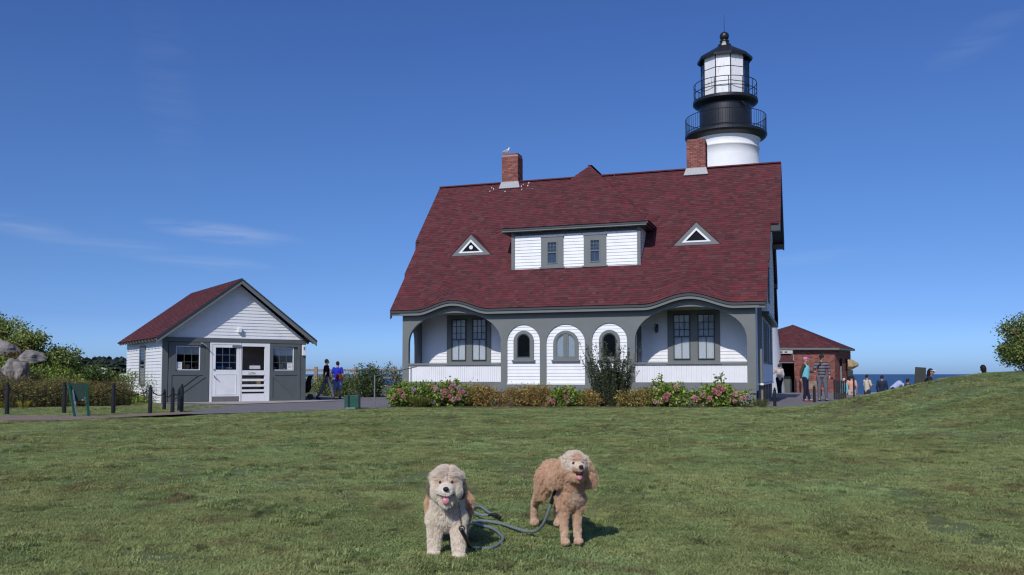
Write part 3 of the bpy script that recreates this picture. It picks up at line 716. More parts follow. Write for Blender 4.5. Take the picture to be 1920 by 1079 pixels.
# ------------------------------------------------------------------ lighthouse
LH = empty('lighthouse', (13.78, 56.0, 0), 0, 'tall white conical lighthouse with black lantern rising behind the house roof', 'lighthouse')
tw = MB(); tw.lathe([(3.55, -3), (3.40, 0), (3.02, 3.8), (2.10, 14.4), (2.05, 14.9), (2.05, 15.40), (2.10, 15.43), (2.10, 15.50), (2.05, 15.55), (2.08, 15.9), (2.30, 16.25)], 72)
tw.build('tower', TOWERW, LH, smooth=True)
g2 = MB(); g2.lathe([(2.05, 15.98), (2.48, 16.20), (2.58, 16.32), (2.58, 16.46), (2.48, 16.52), (0, 16.52)], 64); g2.build('lower_gallery', BLACK, LH)
wr = MB(); wr.lathe([(1.64, 16.5), (1.64, 18.25), (1.70, 18.3), (1.95, 18.42), (2.05, 18.50), (2.05, 18.68), (1.95, 18.72), (0, 18.72)], 64); wr.build('watch_room', BLACK, LH, smooth=False)
def rail(r, z0, z1, nb, hor, name, tr=0.02, fine=0):
    o = empty(name, parent=LH)
    m = MB()
    for z in hor: m.tube([(r * math.cos(t), r * math.sin(t), z) for t in np.linspace(0, 2 * math.pi, 49)], tr, 6, cap=False)
    m.build('rail_ring', BLACK, o)
    bmm = MB()
    for k in range(nb):
        a = 2 * math.pi * k / nb + .1; bmm.tube([(r * math.cos(a), r * math.sin(a), z0), (r * math.cos(a), r * math.sin(a), z1)], tr * (0.55 if fine else 1), 5)
    bmm.build('balusters', BLACK, o, kind='stuff')
rail(2.53, 16.5, 17.55, 76, (17.55, 16.62), 'lower_railing', 0.022, 1)
rail(1.98, 18.7, 19.75, 14, (19.75, 19.2), 'upper_railing', 0.025)
lp = MB(); n = 10; ph = R(-18); rad = 1.50; zL0, zL1 = 18.72, 21.45
for k in range(n):
    a0 = 2 * math.pi * k / n + ph; a1 = 2 * math.pi * (k + 1) / n + ph
    mid = (a0 + a1) / 2; q = [(rad * math.cos(a0), rad * math.sin(a0), zL0), (rad * math.cos(a1), rad * math.sin(a1), zL0), (rad * math.cos(a1), rad * math.sin(a1), zL1), (rad * math.cos(a0), rad * math.sin(a0), zL1)]
    deg = math.degrees(mid) % 360
    white = 205 < deg < 300
    MB().face(q).build('lantern_pane', LANT if white else GLASS, LH, label='white blanked lantern panel' if white else 'clear lantern pane')
    bars = MB(); 
    bars.tube([q[0], q[3]], 0.035, 6)
    for z in (18.78, 19.62, 20.55, 21.40): bars.tube([(q[0][0], q[0][1], z), (q[1][0], q[1][1], z)], 0.022, 6)
    bars.build('lantern_bar', BLACK, LH)
ln = MB(); ln.lathe([(0.25, 18.75), (0.25, 19.5), (0.5, 19.7), (0.55, 20.2), (0.4, 20.8), (0.1, 20.95)], 20); ln.build('lamp', FLASH, LH, smooth=True)
rf = MB(); rf.lathe([(1.40, 21.40), (1.74, 21.28), (1.76, 21.42), (1.70, 21.50), (0.45, 22.28), (0.42, 22.42), (0.30, 22.46), (0.26, 22.62)], 10, ph=ph); rf.build('lantern_roof', BLACK, LH)
bl = MB(); bl.lathe([(0.24, 22.55), (0.30, 22.62), (0.30, 22.68), (0.20, 22.72)] + [(0.30 * math.cos(t), 22.98 + 0.30 * math.sin(t)) for t in np.linspace(-1.0, 1.5, 12)], 24); bl.build('ventilator_ball', BLACK, LH, smooth=True)
MB().tube([(0, 0, 23.2), (0, 0, 24.4)], [0.022, 0.008], 6).build('lightning_rod', BLACK, LH)
MB().bar((0.6, -1.70, 18.2), (0.9, -1.6, 17.9), 0.1).build('bracket', BLACK, LH)

# ------------------------------------------------------------------ gift shop
SHOP = empty('gift_shop', (-13.14, 33.16, 0), R(34), 'small white gabled shop with slate grey barn doors and maroon roof', 'shop')
SW, SD, SZ, SR = 5.57, 6.9, 2.50, 4.72
b0 = MB(); b0.box(0.0, SW, 0.05, SD, -0.2, SZ); b0.face([(0, .05, SZ), (SW, .05, SZ), (SW / 2, .05, SR - .05)]).face([(0, SD, SZ), (SW / 2, SD, SR - .05), (SW, SD, SZ)])
# openings: leave the box as back structure only behind the front; build the front with holes
b0 = MB(); b0.box(0.0, 0.1, 0.12, SD, -0.2, SZ).box(SW - .1, SW, 0.12, SD, -0.2, SZ).box(0.1, SW - .1, SD - .1, SD, -0.2, SZ)
b0.face([(0, SD, SZ), (SW / 2, SD, SR - .05), (SW, SD, SZ)])
b0.build('wall', WHITE, SHOP)
MB().box(0.1, SW - .1, 0.12, SD - .1, -0.15, 0.02).build('shop_floor', WOOD, SHOP)
MB().box(0.1, SW - .1, 0.95, 1.0, 0.02, SZ).build('partition', mat('shop_inner_wall', (0.24, 0.19, 0.17), .9, .2, 2), SHOP)
MB().box(0.1, SW - .1, 0.12, 2.6, SZ - .05, SZ - .01).build('shop_ceiling', INTER, SHOP)
fr = MB(); plate(fr, [0, SW], const(0.0), const(2.50), [(0.47, 1.36, const(1.25), const(2.18)), (1.72, 2.94, const(0.02), const(2.34)), (2.95, 4.08, const(0.02), const(2.33)), (4.20, 5.09, const(1.25), const(2.18))], 0.03, 0.12)
fr.build('front_wall', SHOPGREY, SHOP)
tri = MB(); tri.face([(0.02, 0.06, SZ), (SW - .02, 0.06, SZ), (SW / 2, 0.06, SR - .06)])
clap(tri, 0, 0, 2.51, SR, 0.055, 0.125, tip=lambda z: (0.03 + (z - SZ) / (SR - SZ) * SW / 2, SW - .03 - (z - SZ) / (SR - SZ) * SW / 2))
tri.build('gable_clapboards', WHITE, SHOP, kind='stuff')
sc_ = MB(); clap(sc_, 0.1, SD, 0.1, 2.48, 0.0, 0.125, axis='b', sgn=-1); sc_.build('side_clapboards', WHITE, SHOP, kind='stuff')
for q in ((-0.03, 0.17), (5.38, SW + .02)): MB().box(*q, -0.02, 0.03, 0, 2.42).build('corner_board', SHOPGREY, SHOP)
MB().box(-0.03, SW + .02, -0.045, 0.029, 2.34, 2.50).build('frieze', SHOPGREY, SHOP)
MB().box(-0.045, -0.018, 0.03, 0.12, 0, 2.45).build('corner_board', WHITE, SHOP)
# barn door panels
for (a, c, flip) in ((0.20, 1.70, 1), (4.10, 5.36, -1)):
    d = MB(); d.box(a, c, -0.01, 0.028, 0.03, 1.22); do = d.build('barn_door', SHOPGREY, SHOP)
    fr = MB(); t = .12
    fr.box(a, a + t, -.035, -.011, .03, 2.32).box(c - t, c, -.035, -.011, .03, 2.32).box(a + t, c - t, -.035, -.011, .03, .15).box(a + t, c - t, -.035, -.011, 1.06, 1.22).box(a + t, c - t, -.035, -.011, 2.20, 2.32)
    fr.box(a + t, a + .255, -.035, -.011, 1.22, 2.20) if flip == 1 else fr.box(a + t - .10, a + .08, -.034, -.012, 1.22, 2.20)
    fr.build('door_rails', SHOPGREY, do, bevel=.006)
    p0, p1 = ((a + t, .15), (c - t, 1.06)) if flip == 1 else ((c - t, .15), (a + t, 1.06))
    br = MB(); br.bar((p0[0], -.022, p0[1]), (p1[0], -.022, p1[1]), .02, .10, up=(0, 0, 1)); br.build('door_brace', SHOPGREY, do)
SHGLASS = glass_mat('shop_glass', 0.07)
for (a, c) in ((0.47, 1.36), (4.20, 5.09)):
    o = window_box(SHOP, a, c, 1.25, 2.18, 0.07, 0.03, 3, 3, None, WHITE, 0.05, SHGLASS, (1.86, 2.15), back=INTER, thin=True)
    for ch in list(o.children):
        if ch.name.startswith('dark_backing'): ch.location.y = 0.6
# white panel door
dA = MB(); a, c = 1.72, 2.93
dA.box(a, a + .09, -.03, .06, 0.0, 2.34).box(c - .06, c, -.03, .06, 0.0, 2.34).box(a + .09, c - .06, -.03, .06, 2.26, 2.34)
dA.build('door_jamb', WHITE, SHOP)
d_ = MB(); plate(d_, [a + .1, c - .07], const(0.02), const(2.25), [(a + .22, c - .18, const(1.27), const(2.14))], -.02, .03)
dd = d_.build('white_door', WHITE, SHOP)
pn = MB(); pn.box(a + .22, a + .235, -.032, -.0205, .30, 1.10).box(c - .195, c - .18, -.032, -.0205, .30, 1.10).box(a + .235, c - .195, -.032, -.0205, 1.085, 1.10).box(a + .235, c - .195, -.032, -.0205, .30, .315); pn.build('door_moulding', WHITE, dd)
MB().box(a + .10, c - .07, -.034, -.0205, .02, .235).build('kick_plate', mat('kick_plate_metal', (.16, .15, .15), .5), dd)
MB().face([(a + .22, .005, 1.27), (c - .18, .005, 1.27), (c - .18, .005, 2.14), (a + .22, .005, 2.14)]).build('pane', SHGLASS, dd)
MB().box(a + .22, c - .18, 0.30, 0.31, 1.27, 2.14).build('dark_backing', BLUEBACK, dd)
mu = MB()
for i in (1, 2): x = a + .22 + (c - a - .4) * i / 3; mu.box(x - .008, x + .008, -.002, .004, 1.27, 2.14); z = 1.27 + .87 * i / 3; mu.box(a + .22, c - .18, -.002, .004, z - .008, z + .008)
mu.build('door_muntins', GREY, dd)
MB().box(a + .85, c - .02, -.07, -.031, 2.16, 2.24).build('door_closer', METAL, dd)
h_ = MB(); h_.lathe([(0, 1.26), (.03, 1.27), (.03, 1.30), (0, 1.31)], 8, a + .16, -.04).tube([(a + .16, -.05, 1.06), (a + .17, -.06, .98), (a + .30, -.09, .90)], .014, 6); h_.build('door_handle', METAL, dd)
# half door with louvre slats
a, c = 2.95, 4.08
j = MB(); j.box(a, a + .02, -.03, .06, 0.0, 2.33).box(3.88, c, -.03, .06, 0.0, 2.33).box(a + .02, 3.88, -.03, .06, 2.20, 2.33); j.build('door_jamb', WHITE, SHOP)
hd_ = MB(); hd_.box(a + .03, 3.87, -.02, .03, 0.03, 0.33).box(a + .03, 3.87, -.02, .03, 1.06, 1.25); hdo = hd_.build('half_door', WHITE, SHOP)
for z in (.45, .65, .87): MB().box(a + .03, 3.87, -.03, .03, z - .045, z + .045).build('slat', WHITE, hdo)
MB().tube([(3.2, -.05, 1.14), (3.4, -.06, 1.17), (3.5, -.04, 1.13)], .010, 6).build('latch', METAL, hdo)
MB().box(a + .2, 3.9, 0.5, 0.94, 0.05, 1.0).build('counter', WOOD, SHOP)
# things in windows
for (x0, x1, z0_, z1_) in ((.50, .70, 1.29, 1.56), (4.83, 5.04, 1.29, 1.58)):
    o = MB().box(x0, x1, .045, .049, z0_, z1_).build('paper_notice', PAPER, SHOP)
    t = MB()
    for k in range(4): t.box(x0 + .03, x1 - .03 - .02 * (k % 2), .043, .0445, z1_ - .06 - .05 * k, z1_ - .05 - .05 * k)
    t.build('printed_lines', DKGREY, o)
COLR = [mat('stock_red', (.45, .05, .05)), mat('stock_tan', (.40, .25, .14)), mat('stock_blue', (.1, .25, .5)), mat('stock_white', (.6, .6, .6))]
for (x, z, w_, h_, k) in ((.86, 1.29, .16, .18, 1), (1.2, 1.29, .15, .10, 0), (1.08, 1.29, .08, .06, 3), (4.32, 1.29, .09, .10, 2), (4.56, 1.29, .14, .22, 1), (4.72, 1.29, .08, .07, 3), (3.35, 1.30, .42, .14, 3), (2.05, 1.30, .3, .12, 2), (2.4, 1.3, .25, .08, 3)):
    MB().box(x, x + w_, .18, .34, z, z + h_).build('stock_item', COLR[k], SHOP, bevel=.01)
# roof, rakes, rafter tails
ov = 0.42; pitch = math.atan2(SR + .1 - SZ, SW / 2); 
for s_ in (-1, 1):
    ez = SZ - .02; ex = -0.34 if s_ == -1 else SW + .34
    top = Vector((SW / 2, 0, SR + .13)); eave = Vector((ex, 0, ez + .02 - .03))
    S_ = (top - eave); Ln = S_.length; Sn = S_.normalized(); N_ = Vector((-Sn.z, 0, Sn.x)) if s_ == -1 else Vector((Sn.z, 0, -Sn.x))
    if N_.z < 0: N_ = -N_
    d = MB()
    p = [Vector((eave.x, -ov, eave.z)), Vector((eave.x, SD + .4, eave.z)), Vector((top.x, SD + .4, top.z)), Vector((top.x, -ov, top.z))]
    q = [x - N_ * .05 for x in p]; q[2] = p[2] - Vector((0, 0, .06)); q[3] = p[3] - Vector((0, 0, .06)); d.face(p).face(q[::-1])
    for i in range(4): d.face([p[i], p[(i + 1) % 4], q[(i + 1) % 4], q[i]])
    d.build('roof_deck', ROOFPLAIN, SHOP)
    sh = MB(); shingles(sh, (eave.x, 0, eave.z), (0, 1, 0), Sn, N_, Ln, lambda s: (-ov - .02, SD + .42)); sh.build('roof_shingles', ROOF, SHOP, kind='stuff', color=True)
    rk = MB(); A1 = Vector((eave.x, -ov - .001, eave.z - .03)); A2 = Vector((top.x, -ov - .001, top.z - .02))
    dn = Vector((0, 0, -.19)); T = Vector((0, .04, 0))
    q = [A1, A2, A2 + dn, A1 + dn]; q2 = [x + T for x in q]; rk.face(q).face(q2[::-1])
    for i in range(4): rk.face([q[i], q[(i + 1) % 4], q2[(i + 1) % 4], q2[i]])
    rk.build('rake_board', GREY, SHOP)
    k2 = MB(); q = [A1 + Vector((0, -.03, .028)), A2 + Vector((0, -.03, .028)), A2 + Vector((0, -.03, -.03)), A1 + Vector((0, -.03, -.03))]; q2 = [x + Vector((0, .028, 0)) for x in q]; k2.face(q).face(q2[::-1])
    for i in range(4): k2.face([q[i], q[(i + 1) % 4], q2[(i + 1) % 4], q2[i]])
    k2.build('rake_moulding', DKGREY, SHOP)
    sf = MB(); q = [A1 + Vector((0, .04, -.05)), A2 + Vector((0, .04, -.07)), A2 + Vector((0, ov, -.07)), A1 + Vector((0, ov, -.05))]; sf.face(q); sf.build('soffit', GREY, SHOP)
    for k in range(13):
        y = -0.1 + k * (SD + .1) / 12; r_ = MB(); x1 = eave.x + (-.0) ; dirx = 1 if s_ == -1 else -1
        sl_ = Sn.z / abs(Sn.x)
        a_ = Vector((eave.x + dirx * .02, y, eave.z - .09)); c_ = Vector((eave.x + dirx * .40, y, eave.z - .09 + .38 * sl_)); r_.bar(a_, c_, .06, .09); r_.build('rafter_tail', GREY, SHOP)
# side window, light, boxes
so = MB(); so.box(-.05, -.012, 3.0, 3.12, .72, 2.26).box(-.05, -.012, 3.98, 4.10, .72, 2.26).box(-.05, -.012, 3.12, 3.98, 2.10, 2.26).box(-.07, -.012, 2.95, 4.15, .66, .72).box(-.045, -.012, 3.12, 3.98, 1.42, 1.50)
s2 = so.build('side_window', GREY, SHOP); MB().box(-.03, -.02, 3.12, 3.98, .72, 2.10).build('pane', SHGLASS, s2); MB().box(-.0195, -.0185, 3.12, 3.98, .72, 2.10).build('dark_backing', GREY, s2)
MB().box(2.78, 2.93, -.10, .04, 2.74, 2.93).build('wall_light', WHITE, SHOP, bevel=.02)
o = MB().box(5.42, 5.56, -.12, -.021, 1.86, 2.30).build('notice_box', WHITE, SHOP, bevel=.015); MB().box(5.455, 5.525, -.123, -.1201, 2.08, 2.22).build('blue_emblem', COLR[2], o)
sp = MB(); sp.tube([(1.42, -.04, 2.28), (1.42, -.16, 2.28), (1.55, -.24, 2.16)], .02, 6); sp.lathe([(0, 2.24), (.05, 2.26), (.05, 2.32), (0, 2.33)], 8, 1.40, -.07); sp.build('spotlight', METAL, SHOP)
ac = MB().box(-.34, -.09, 6.1, 6.7, .70, 1.12).build('air_conditioner', WHITE, SHOP, bevel=.02)
f = MB(); f.lathe([(0, 0), (.10, 0), (.10, .012), (.08, .012), (.08, .004), (0, .004)], 18); fo_ = f.build('fan_grille', DKGREY, ac); fo_.matrix_local = Matrix.Translation((-.215, 6.09, .92)) @ Matrix.Rotation(R(90), 4, 'X')
sheet('concrete_pad', [(-13.3, 32.9), (-9.9, 31.6), (-7.0, 35.4), (-8.3, 36.9)], 0.030, CONC)
fn = empty('white_board_fence', (-19.6, 39.0, 0), R(20), 'short pale board fence panel behind the left side of the shop', 'fence')
for k in range(9): MB().box(k * .17, k * .17 + .16, 0, .02, 0, 1.38 + .02 * (k % 2)).build('board', WHITE, fn)

# ------------------------------------------------------------------ brick building
BB = empty('brick_building', (20.26, 55.3, 0), 0, 'low red brick building with maroon hip roof beside the lighthouse', 'building')
WW = 6.4; ang = R(52); DD = 3.2
dirv = Vector((math.cos(ang), math.sin(ang), 0)); nrm = Vector((math.sin(ang), -math.cos(ang), 0))
core = MB(); P0 = Vector((-WW, 0, 0)); P1 = Vector((0, 0, 0)); P2 = P1 + dirv * DD; P3 = P2 + Vector((-4, 3.0, 0)); P4 = Vector((-WW, 6, 0)); foot = [P0, P1, P2, P3, P4]
for i in range(5):
    a, c = foot[i], foot[(i + 1) % 5]
    if i == 0:
        core.face([(-2.55, 0, -1.6), (c.x, c.y, -1.6), (c.x, c.y, 2.62), (-2.55, 0, 2.62)]); core.face([(a.x, 0, 1.95), (-2.55, 0, 1.95), (-2.55, 0, 2.62), (a.x, 0, 2.62)])
    else: core.face([(a.x, a.y, -1.6), (c.x, c.y, -1.6), (c.x, c.y, 2.62), (a.x, a.y, 2.62)])
core.build('wall', MORTAR, BB)
bm_ = MB(); bricks(bm_, (-2.55, 0, -.9), (1, 0, 0), (0, -1, 0), 2.55, 3.5); bricks(bm_, (0, 0, -1.0), dirv, nrm, DD, 3.6); bm_.build('bricks', BRICK, BB, kind='stuff', color=True)
ev = [Vector((-WW - .3, -.35, 2.62)), Vector((0.18, -.35, 2.62)), P2 + Vector((.35, .1, 2.62)), P3 + Vector((0, .4, 2.62)), Vector((-WW - .3, 6.4, 2.62))]
ap = Vector((-1.75, 2.6, 4.35))
rm = MB(); 
for i in range(5): rm.face([ev[i] + Vector((0, 0, .12)), ev[(i + 1) % 5] + Vector((0, 0, .12)), ap])
rm.build('roof_deck', ROOFPLAIN, BB)
fs = MB()
for i in range(5): a, c = ev[i], ev[(i + 1) % 5]; fs.face([a, c, c + Vector((0, 0, .12)), a + Vector((0, 0, .12))])
fs.face(ev); fs.build('fascia', GREY, BB)
for (Ea, Eb) in ((ev[0], ev[1]), (ev[1], ev[2])):
    up_ = Vector((0, 0, .12)); Ea, Eb = Ea + up_, Eb + up_; U = (Eb - Ea).normalized(); W_ = (Eb - Ea).length
    foot_u = (ap - Ea).dot(U); S_ = ap - (Ea + U * foot_u); Ln = S_.length; Sn = S_.normalized(); N_ = U.cross(Sn); N_ = N_ if N_.z > 0 else -N_
    sh = MB(); shingles(sh, Ea, U, Sn, N_, Ln, (lambda fu, W__, L_: (lambda s: (fu * s / L_, W__ - (W__ - fu) * s / L_)))(foot_u, W_, Ln), exp=.16); sh.build('roof_shingles', ROOF, BB, kind='stuff', color=True)
sg = MB().box(-WW, -2.75, -.38, -.33, 2.38, 2.58).build('sign_strip', mat('faded_sign', (.5, .5, .48), .8, .1, 4), BB)
for k in range(5): MB().box(-4.45 + k * .30, -4.28 + k * .30, -.385, -.3805, 2.43, 2.52).build('sign_marks', DKGREY, sg)
aw = MB(); q = [(-WW, -.05, 2.36), (-2.75, -.05, 2.36), (-2.95, -1.15, 1.86), (-WW, -1.15, 1.86)]; aw.face(q).face([(x, y, z - .06) for x, y, z in q][::-1]).face([q[1], (q[1][0], q[1][1], 1.9), q[2]])
awn = aw.build('awning', ROOFPLAIN, BB)
sh = MB(); S_ = (Vector(q[0]) - Vector((q[0][0], -1.15, 1.86))); Sn = S_.normalized(); N_ = Vector((1, 0, 0)).cross(Sn)
shingles(sh, (-WW, -1.15, 1.865), (1, 0, 0), Sn, N_, S_.length, lambda s: (0, 3.45 + .2 * s / S_.length), exp=.16); sh.build('awning_shingles', ROOF, awn, kind='stuff', color=True)
MB().box(-WW, -2.95, -1.17, -1.11, 1.78, 1.85).build('awning_fascia', GREY, awn)
op = MB(); op.box(-WW, -2.55, 1.0, 1.05, -1, 2.3); op.build('dark_opening', INTER, BB)
MB().box(-WW, -2.8, -.02, .05, -.4, .95).build('half_wall', mat('olive_paint', (.10, .11, .095), .7), BB)
for t0 in (0.9, 2.1):
    a = dirv * t0; c = dirv * (t0 + .5); o = MB().face([a + nrm * .02 + Vector((0, 0, 1.3)), c + nrm * .02 + Vector((0, 0, 1.3)), c + nrm * .02 + Vector((0, 0, 2.1)), a + nrm * .02 + Vector((0, 0, 2.1))]).build('window', INTER, BB)
MB().bar(dirv * 1.0 + nrm * .05 + Vector((0, 0, -.2)), dirv * 1.0 + nrm * .05 + Vector((0, 0, 1.6)), .10).build('downpipe', METAL, BB)
hn = MB(); hp = dirv * 2.2 + nrm * .05; hx = Vector((.82, -.2, 0)).normalized()
rg = lambda c, r, n=8: [c + (Vector((0, 0, 1)) * math.sin(2 * math.pi * k / n + .39) + Vector((-hx.y, hx.x, 0)) * math.cos(2 * math.pi * k / n + .39)) * r for k in range(n)]
r1 = rg(hp + Vector((0, 0, 1.72)) + hx * .05, .34); r2 = rg(hp + Vector((0, 0, 1.72)) + hx * .30, .36); r3 = rg(hp + Vector((0, 0, 1.72)) + hx * .72, .10)
for A_, B_ in ((r1, r2), (r2, r3)):
    for k in range(8): hn.face([A_[k], A_[(k + 1) % 8], B_[(k + 1) % 8], B_[k]])
hn.face(r1[::-1]).face(r3); hn.build('horn_housing', mat('tan_canvas', (.36, .27, .16), .8, .2, 5), BB)
MB().box(hp.x, hp.x + .35, hp.y - .15, hp.y + .15, .95, 1.36).build('horn_bracket', DKGREY, BB)
#PART2
# ------------------------------------------------------------------ vegetation
def unit(n): 
    v = rng.normal(size=(n, 3)); return v / np.linalg.norm(v, axis=1, keepdims=True)
def leaf_arrays(P, D, size, cols, width=0.5, droop=0.0):
    """P (n,3) bases, D (n,3) unit directions, size (n,)"""
    n = len(P); ref = unit(n); side = np.cross(D, ref); side /= np.linalg.norm(side, axis=1, keepdims=True) + 1e-9
    s = size[:, None]; up = np.cross(side, D)
    tip = P + D * s; tip[:, 2] -= droop * size
    mid = P + D * s * 0.5 + up * s * 0.10
    Vv = np.stack([P, mid + side * s * width * 0.5, tip, mid - side * s * width * 0.5], 1).reshape(-1, 3)
    return Vv, np.arange(4 * n).reshape(n, 4), cols
def foliage(name, P, D, size, cols, parent=None, width=0.5, kind='stuff', droop=0.1):
    V_, F_, C_ = leaf_arrays(P, D, size, cols, width, droop)
    o = npmesh(name, V_, F_, FOL, parent, C_)
    if kind: o['kind'] = kind
    return o
def pick(pal, n, var=0.22):
    pal = np.array(pal); c = pal[rng.integers(0, len(pal), n)]; return np.clip(c * (1 + rng.normal(0, var, (n, 1))), 0.004, 0.9)
def clumped(blobs, n, per=14, spread=0.07, shell=0.55):
    """leaf bases in clumps filling the outer part of several ellipsoids"""
    nb = len(blobs); vol = np.array([b[3] * b[4] * b[5] for b in blobs]) ** 0.67; vol = vol / vol.sum(); Ps = []; Ds = []; Cl = []
    nc = max(1, n // per); which = rng.choice(nb, nc, p=vol)
    for k in range(nc):
        b = blobs[which[k]]; d = unit(1)[0]; r = shell + (1 - shell) * rng.random() ** 0.6; r *= 1 + 0.10 * rng.normal()
        c = np.array(b[:3]) + d * r * np.array(b[3:6])
        q = c + rng.normal(0, spread, (per, 3)); Ps.append(q)
        dd = unit(per) * 0.9 + d * 0.8 + np.array([0, 0, 0.25]); dd /= np.linalg.norm(dd, axis=1, keepdims=True); Ds.append(dd); Cl.append(np.full(per, rng.normal(0, 0.16)))
    return np.concatenate(Ps), np.concatenate(Ds), np.concatenate(Cl)
def shrub(name, loc, blobs, n, leaf, pal, label, cat, group=None, per=14, spread=0.07, width=0.5, stems=7, shell=0.55, minz=0.02, fol='foliage'):
    o = empty(name, loc, 0, label, cat, group); P, D, cl = clumped(blobs, n, per, spread, shell)
    k = P[:, 2] > minz; P, D, cl = P[k], D[k], cl[k]
    C_ = pick(pal, len(P)) * (1 + cl[:, None]); foliage(fol, P, D, leaf * rng.uniform(0.6, 1.25, len(P)), np.clip(C_, .004, .9), o, width)
    st = MB()
    for i in range(stems):
        b = blobs[i % len(blobs)]; e = Vector(b[:3]) + Vector(unit(1)[0] * np.array(b[3:6]) * 0.7); a = Vector((b[0] * .4 + random.uniform(-.06, .06), b[1] * .4 + random.uniform(-.06, .06), -0.02))
        m_ = (a + e) / 2 + Vector((random.uniform(-.05, .05), random.uniform(-.05, .05), .05)); t = 0.006 + 0.012 * leaf / 0.06
        st.tube([a, m_, e], [t, t * .7, t * .3], 5)
    st.build('stems', STEM, o, kind='stuff')
    return o
HYD = [(0.22, 0.31, 0.05), (0.28, 0.38, 0.065), (0.14, 0.22, 0.045), (0.33, 0.41, 0.09), (0.11, 0.18, 0.04)]
RED = [(0.36, 0.20, 0.08), (0.42, 0.25, 0.08), (0.30, 0.25, 0.08), (0.25, 0.13, 0.06), (0.48, 0.36, 0.12), (0.22, 0.27, 0.07)]
DARKG = [(0.055, 0.085, 0.045), (0.075, 0.11, 0.055), (0.040, 0.06, 0.033), (0.10, 0.125, 0.075)]
YG = [(0.25, 0.32, 0.07), (0.33, 0.37, 0.11), (0.16, 0.23, 0.05), (0.38, 0.38, 0.15), (0.10, 0.15, 0.04)]
MIDG = [(0.09, 0.14, 0.045), (0.13, 0.19, 0.05), (0.06, 0.10, 0.035), (0.18, 0.23, 0.07)]
# flower heads share one mesh per tone
def bloom_mesh(pal, r=0.085):
    n = 150; d = unit(n); P = d * r * rng.uniform(0.35, 0.92, (n, 1)); V_, F_, C_ = leaf_arrays(P, np.array([x / np.linalg.norm(x) for x in (d + unit(n) * 0.9)]), np.full(n, 0.040), pick(pal, n, .15), 0.9)
    o = npmesh('flower_head', V_, F_, PETAL, None, C_); m = o.data; bpy.data.objects.remove(o); return m
PINK = [bloom_mesh([(0.62, 0.27, 0.27), (0.68, 0.35, 0.33), (0.55, 0.22, 0.23)]), bloom_mesh([(0.65, 0.42, 0.38), (0.70, 0.50, 0.42), (0.6, 0.34, 0.30)]), bloom_mesh([(0.40, 0.34, 0.42), (0.5, 0.42, 0.46)])]
def blooms(parent, pts):
    for (x, y, z, k, s) in pts:
        o = bpy.data.objects.new('flower_head', PINK[k]); COL.objects.link(o); o.parent = parent; o.location = (x, y, z); o.scale = (s, s, s * .85); o.rotation_euler = (random.uniform(0, 3), random.uniform(0, 3), random.uniform(0, 3))
def hyd(loc, wd, ht, label, nb, seed, tall=None, lav=0):
    random.seed(seed); bl = [(random.uniform(-.28, .28) * wd, random.uniform(-.2, .2), ht * random.uniform(.34, .5), wd * random.uniform(.2, .3), .42, ht * random.uniform(.36, .46)) for _ in range(6)]
    bl += [(-wd * .36, -.1, ht * .30, wd * .18, .35, ht * .30), (wd * .36, -.1, ht * .30, wd * .18, .35, ht * .30)]
    if tall: bl += [(tall * wd, 0.1, ht * .95, .12, .12, .22), (tall * wd + .08, 0.1, ht * 1.12, .07, .07, .10)]
    o = shrub('hydrangea_shrub', loc, bl, 4200, 0.105, HYD, label, 'hydrangea', 'hydrangeas along the porch', per=8, spread=.06, width=.62)
    P_ = []
    for i in range(nb):
        b = bl[random.randrange(8)]; a = random.uniform(-2.5, -.6); e = random.uniform(-.45, .9)
        P_.append((b[0] + math.cos(a) * math.cos(e) * b[3] * 1.05, b[1] + math.sin(a) * math.cos(e) * b[4] * 1.1, max(.06, b[2] + math.sin(e) * b[5] * 1.0), 2 if random.random() < lav else (0 if random.random() < .65 else 1), random.uniform(.85, 1.3)))
    blooms(o, P_); return o
hyd((-3.35, 29.7, 0), 1.45, .88, 'broad hydrangea with few faded pink blooms at the left porch corner', 9, 3, lav=.3)
hyd((-2.15, 29.9, 0), 1.45, .95, 'hydrangea heavy with low pink blooms under the left porch', 26, 5, tall=.0, lav=.12)
hyd((1.80, 29.9, 0), 1.2, .72, 'small hydrangea with pink blooms under the middle arched window', 9, 8)
hyd((5.45, 29.7, 0), 1.55, .85, 'hydrangea with scattered pink blooms right of the tall dark shrub', 13, 11, tall=-.30)
hyd((7.10, 29.5, 0), 1.60, .88, 'hydrangea thick with pink blooms at the right porch corner', 24, 14, tall=-.10, lav=.03)
def redsh(loc, wd, ht, label, seed, pal=RED):
    random.seed(seed); bl = [(random.uniform(-.38, .38) * wd, random.uniform(-.25, .25), ht * random.uniform(.25, .5), wd * .26, .4, ht * random.uniform(.36, .5)) for _ in range(8)]
    return shrub('autumn_perennial', loc, bl, 9000, 0.075, pal, label, 'shrub', 'russet bedding plants below the arches', per=16, spread=.07, width=.42, shell=.35)
redsh((-0.95, 29.9, 0), 1.5, .80, 'russet bushy plant between the heavy hydrangea and the first arch', 21)
redsh((0.45, 29.9, 0), 1.6, .74, 'russet bushy plant below the leftmost arched window', 22)
redsh((4.25, 29.7, 0), 1.3, .66, 'olive and russet plant at the right foot of the tall dark shrub', 23, RED[2:])
redsh((2.6, 29.8, 0), 0.7, .55, 'short russet plant between small hydrangea and tall dark shrub', 24)
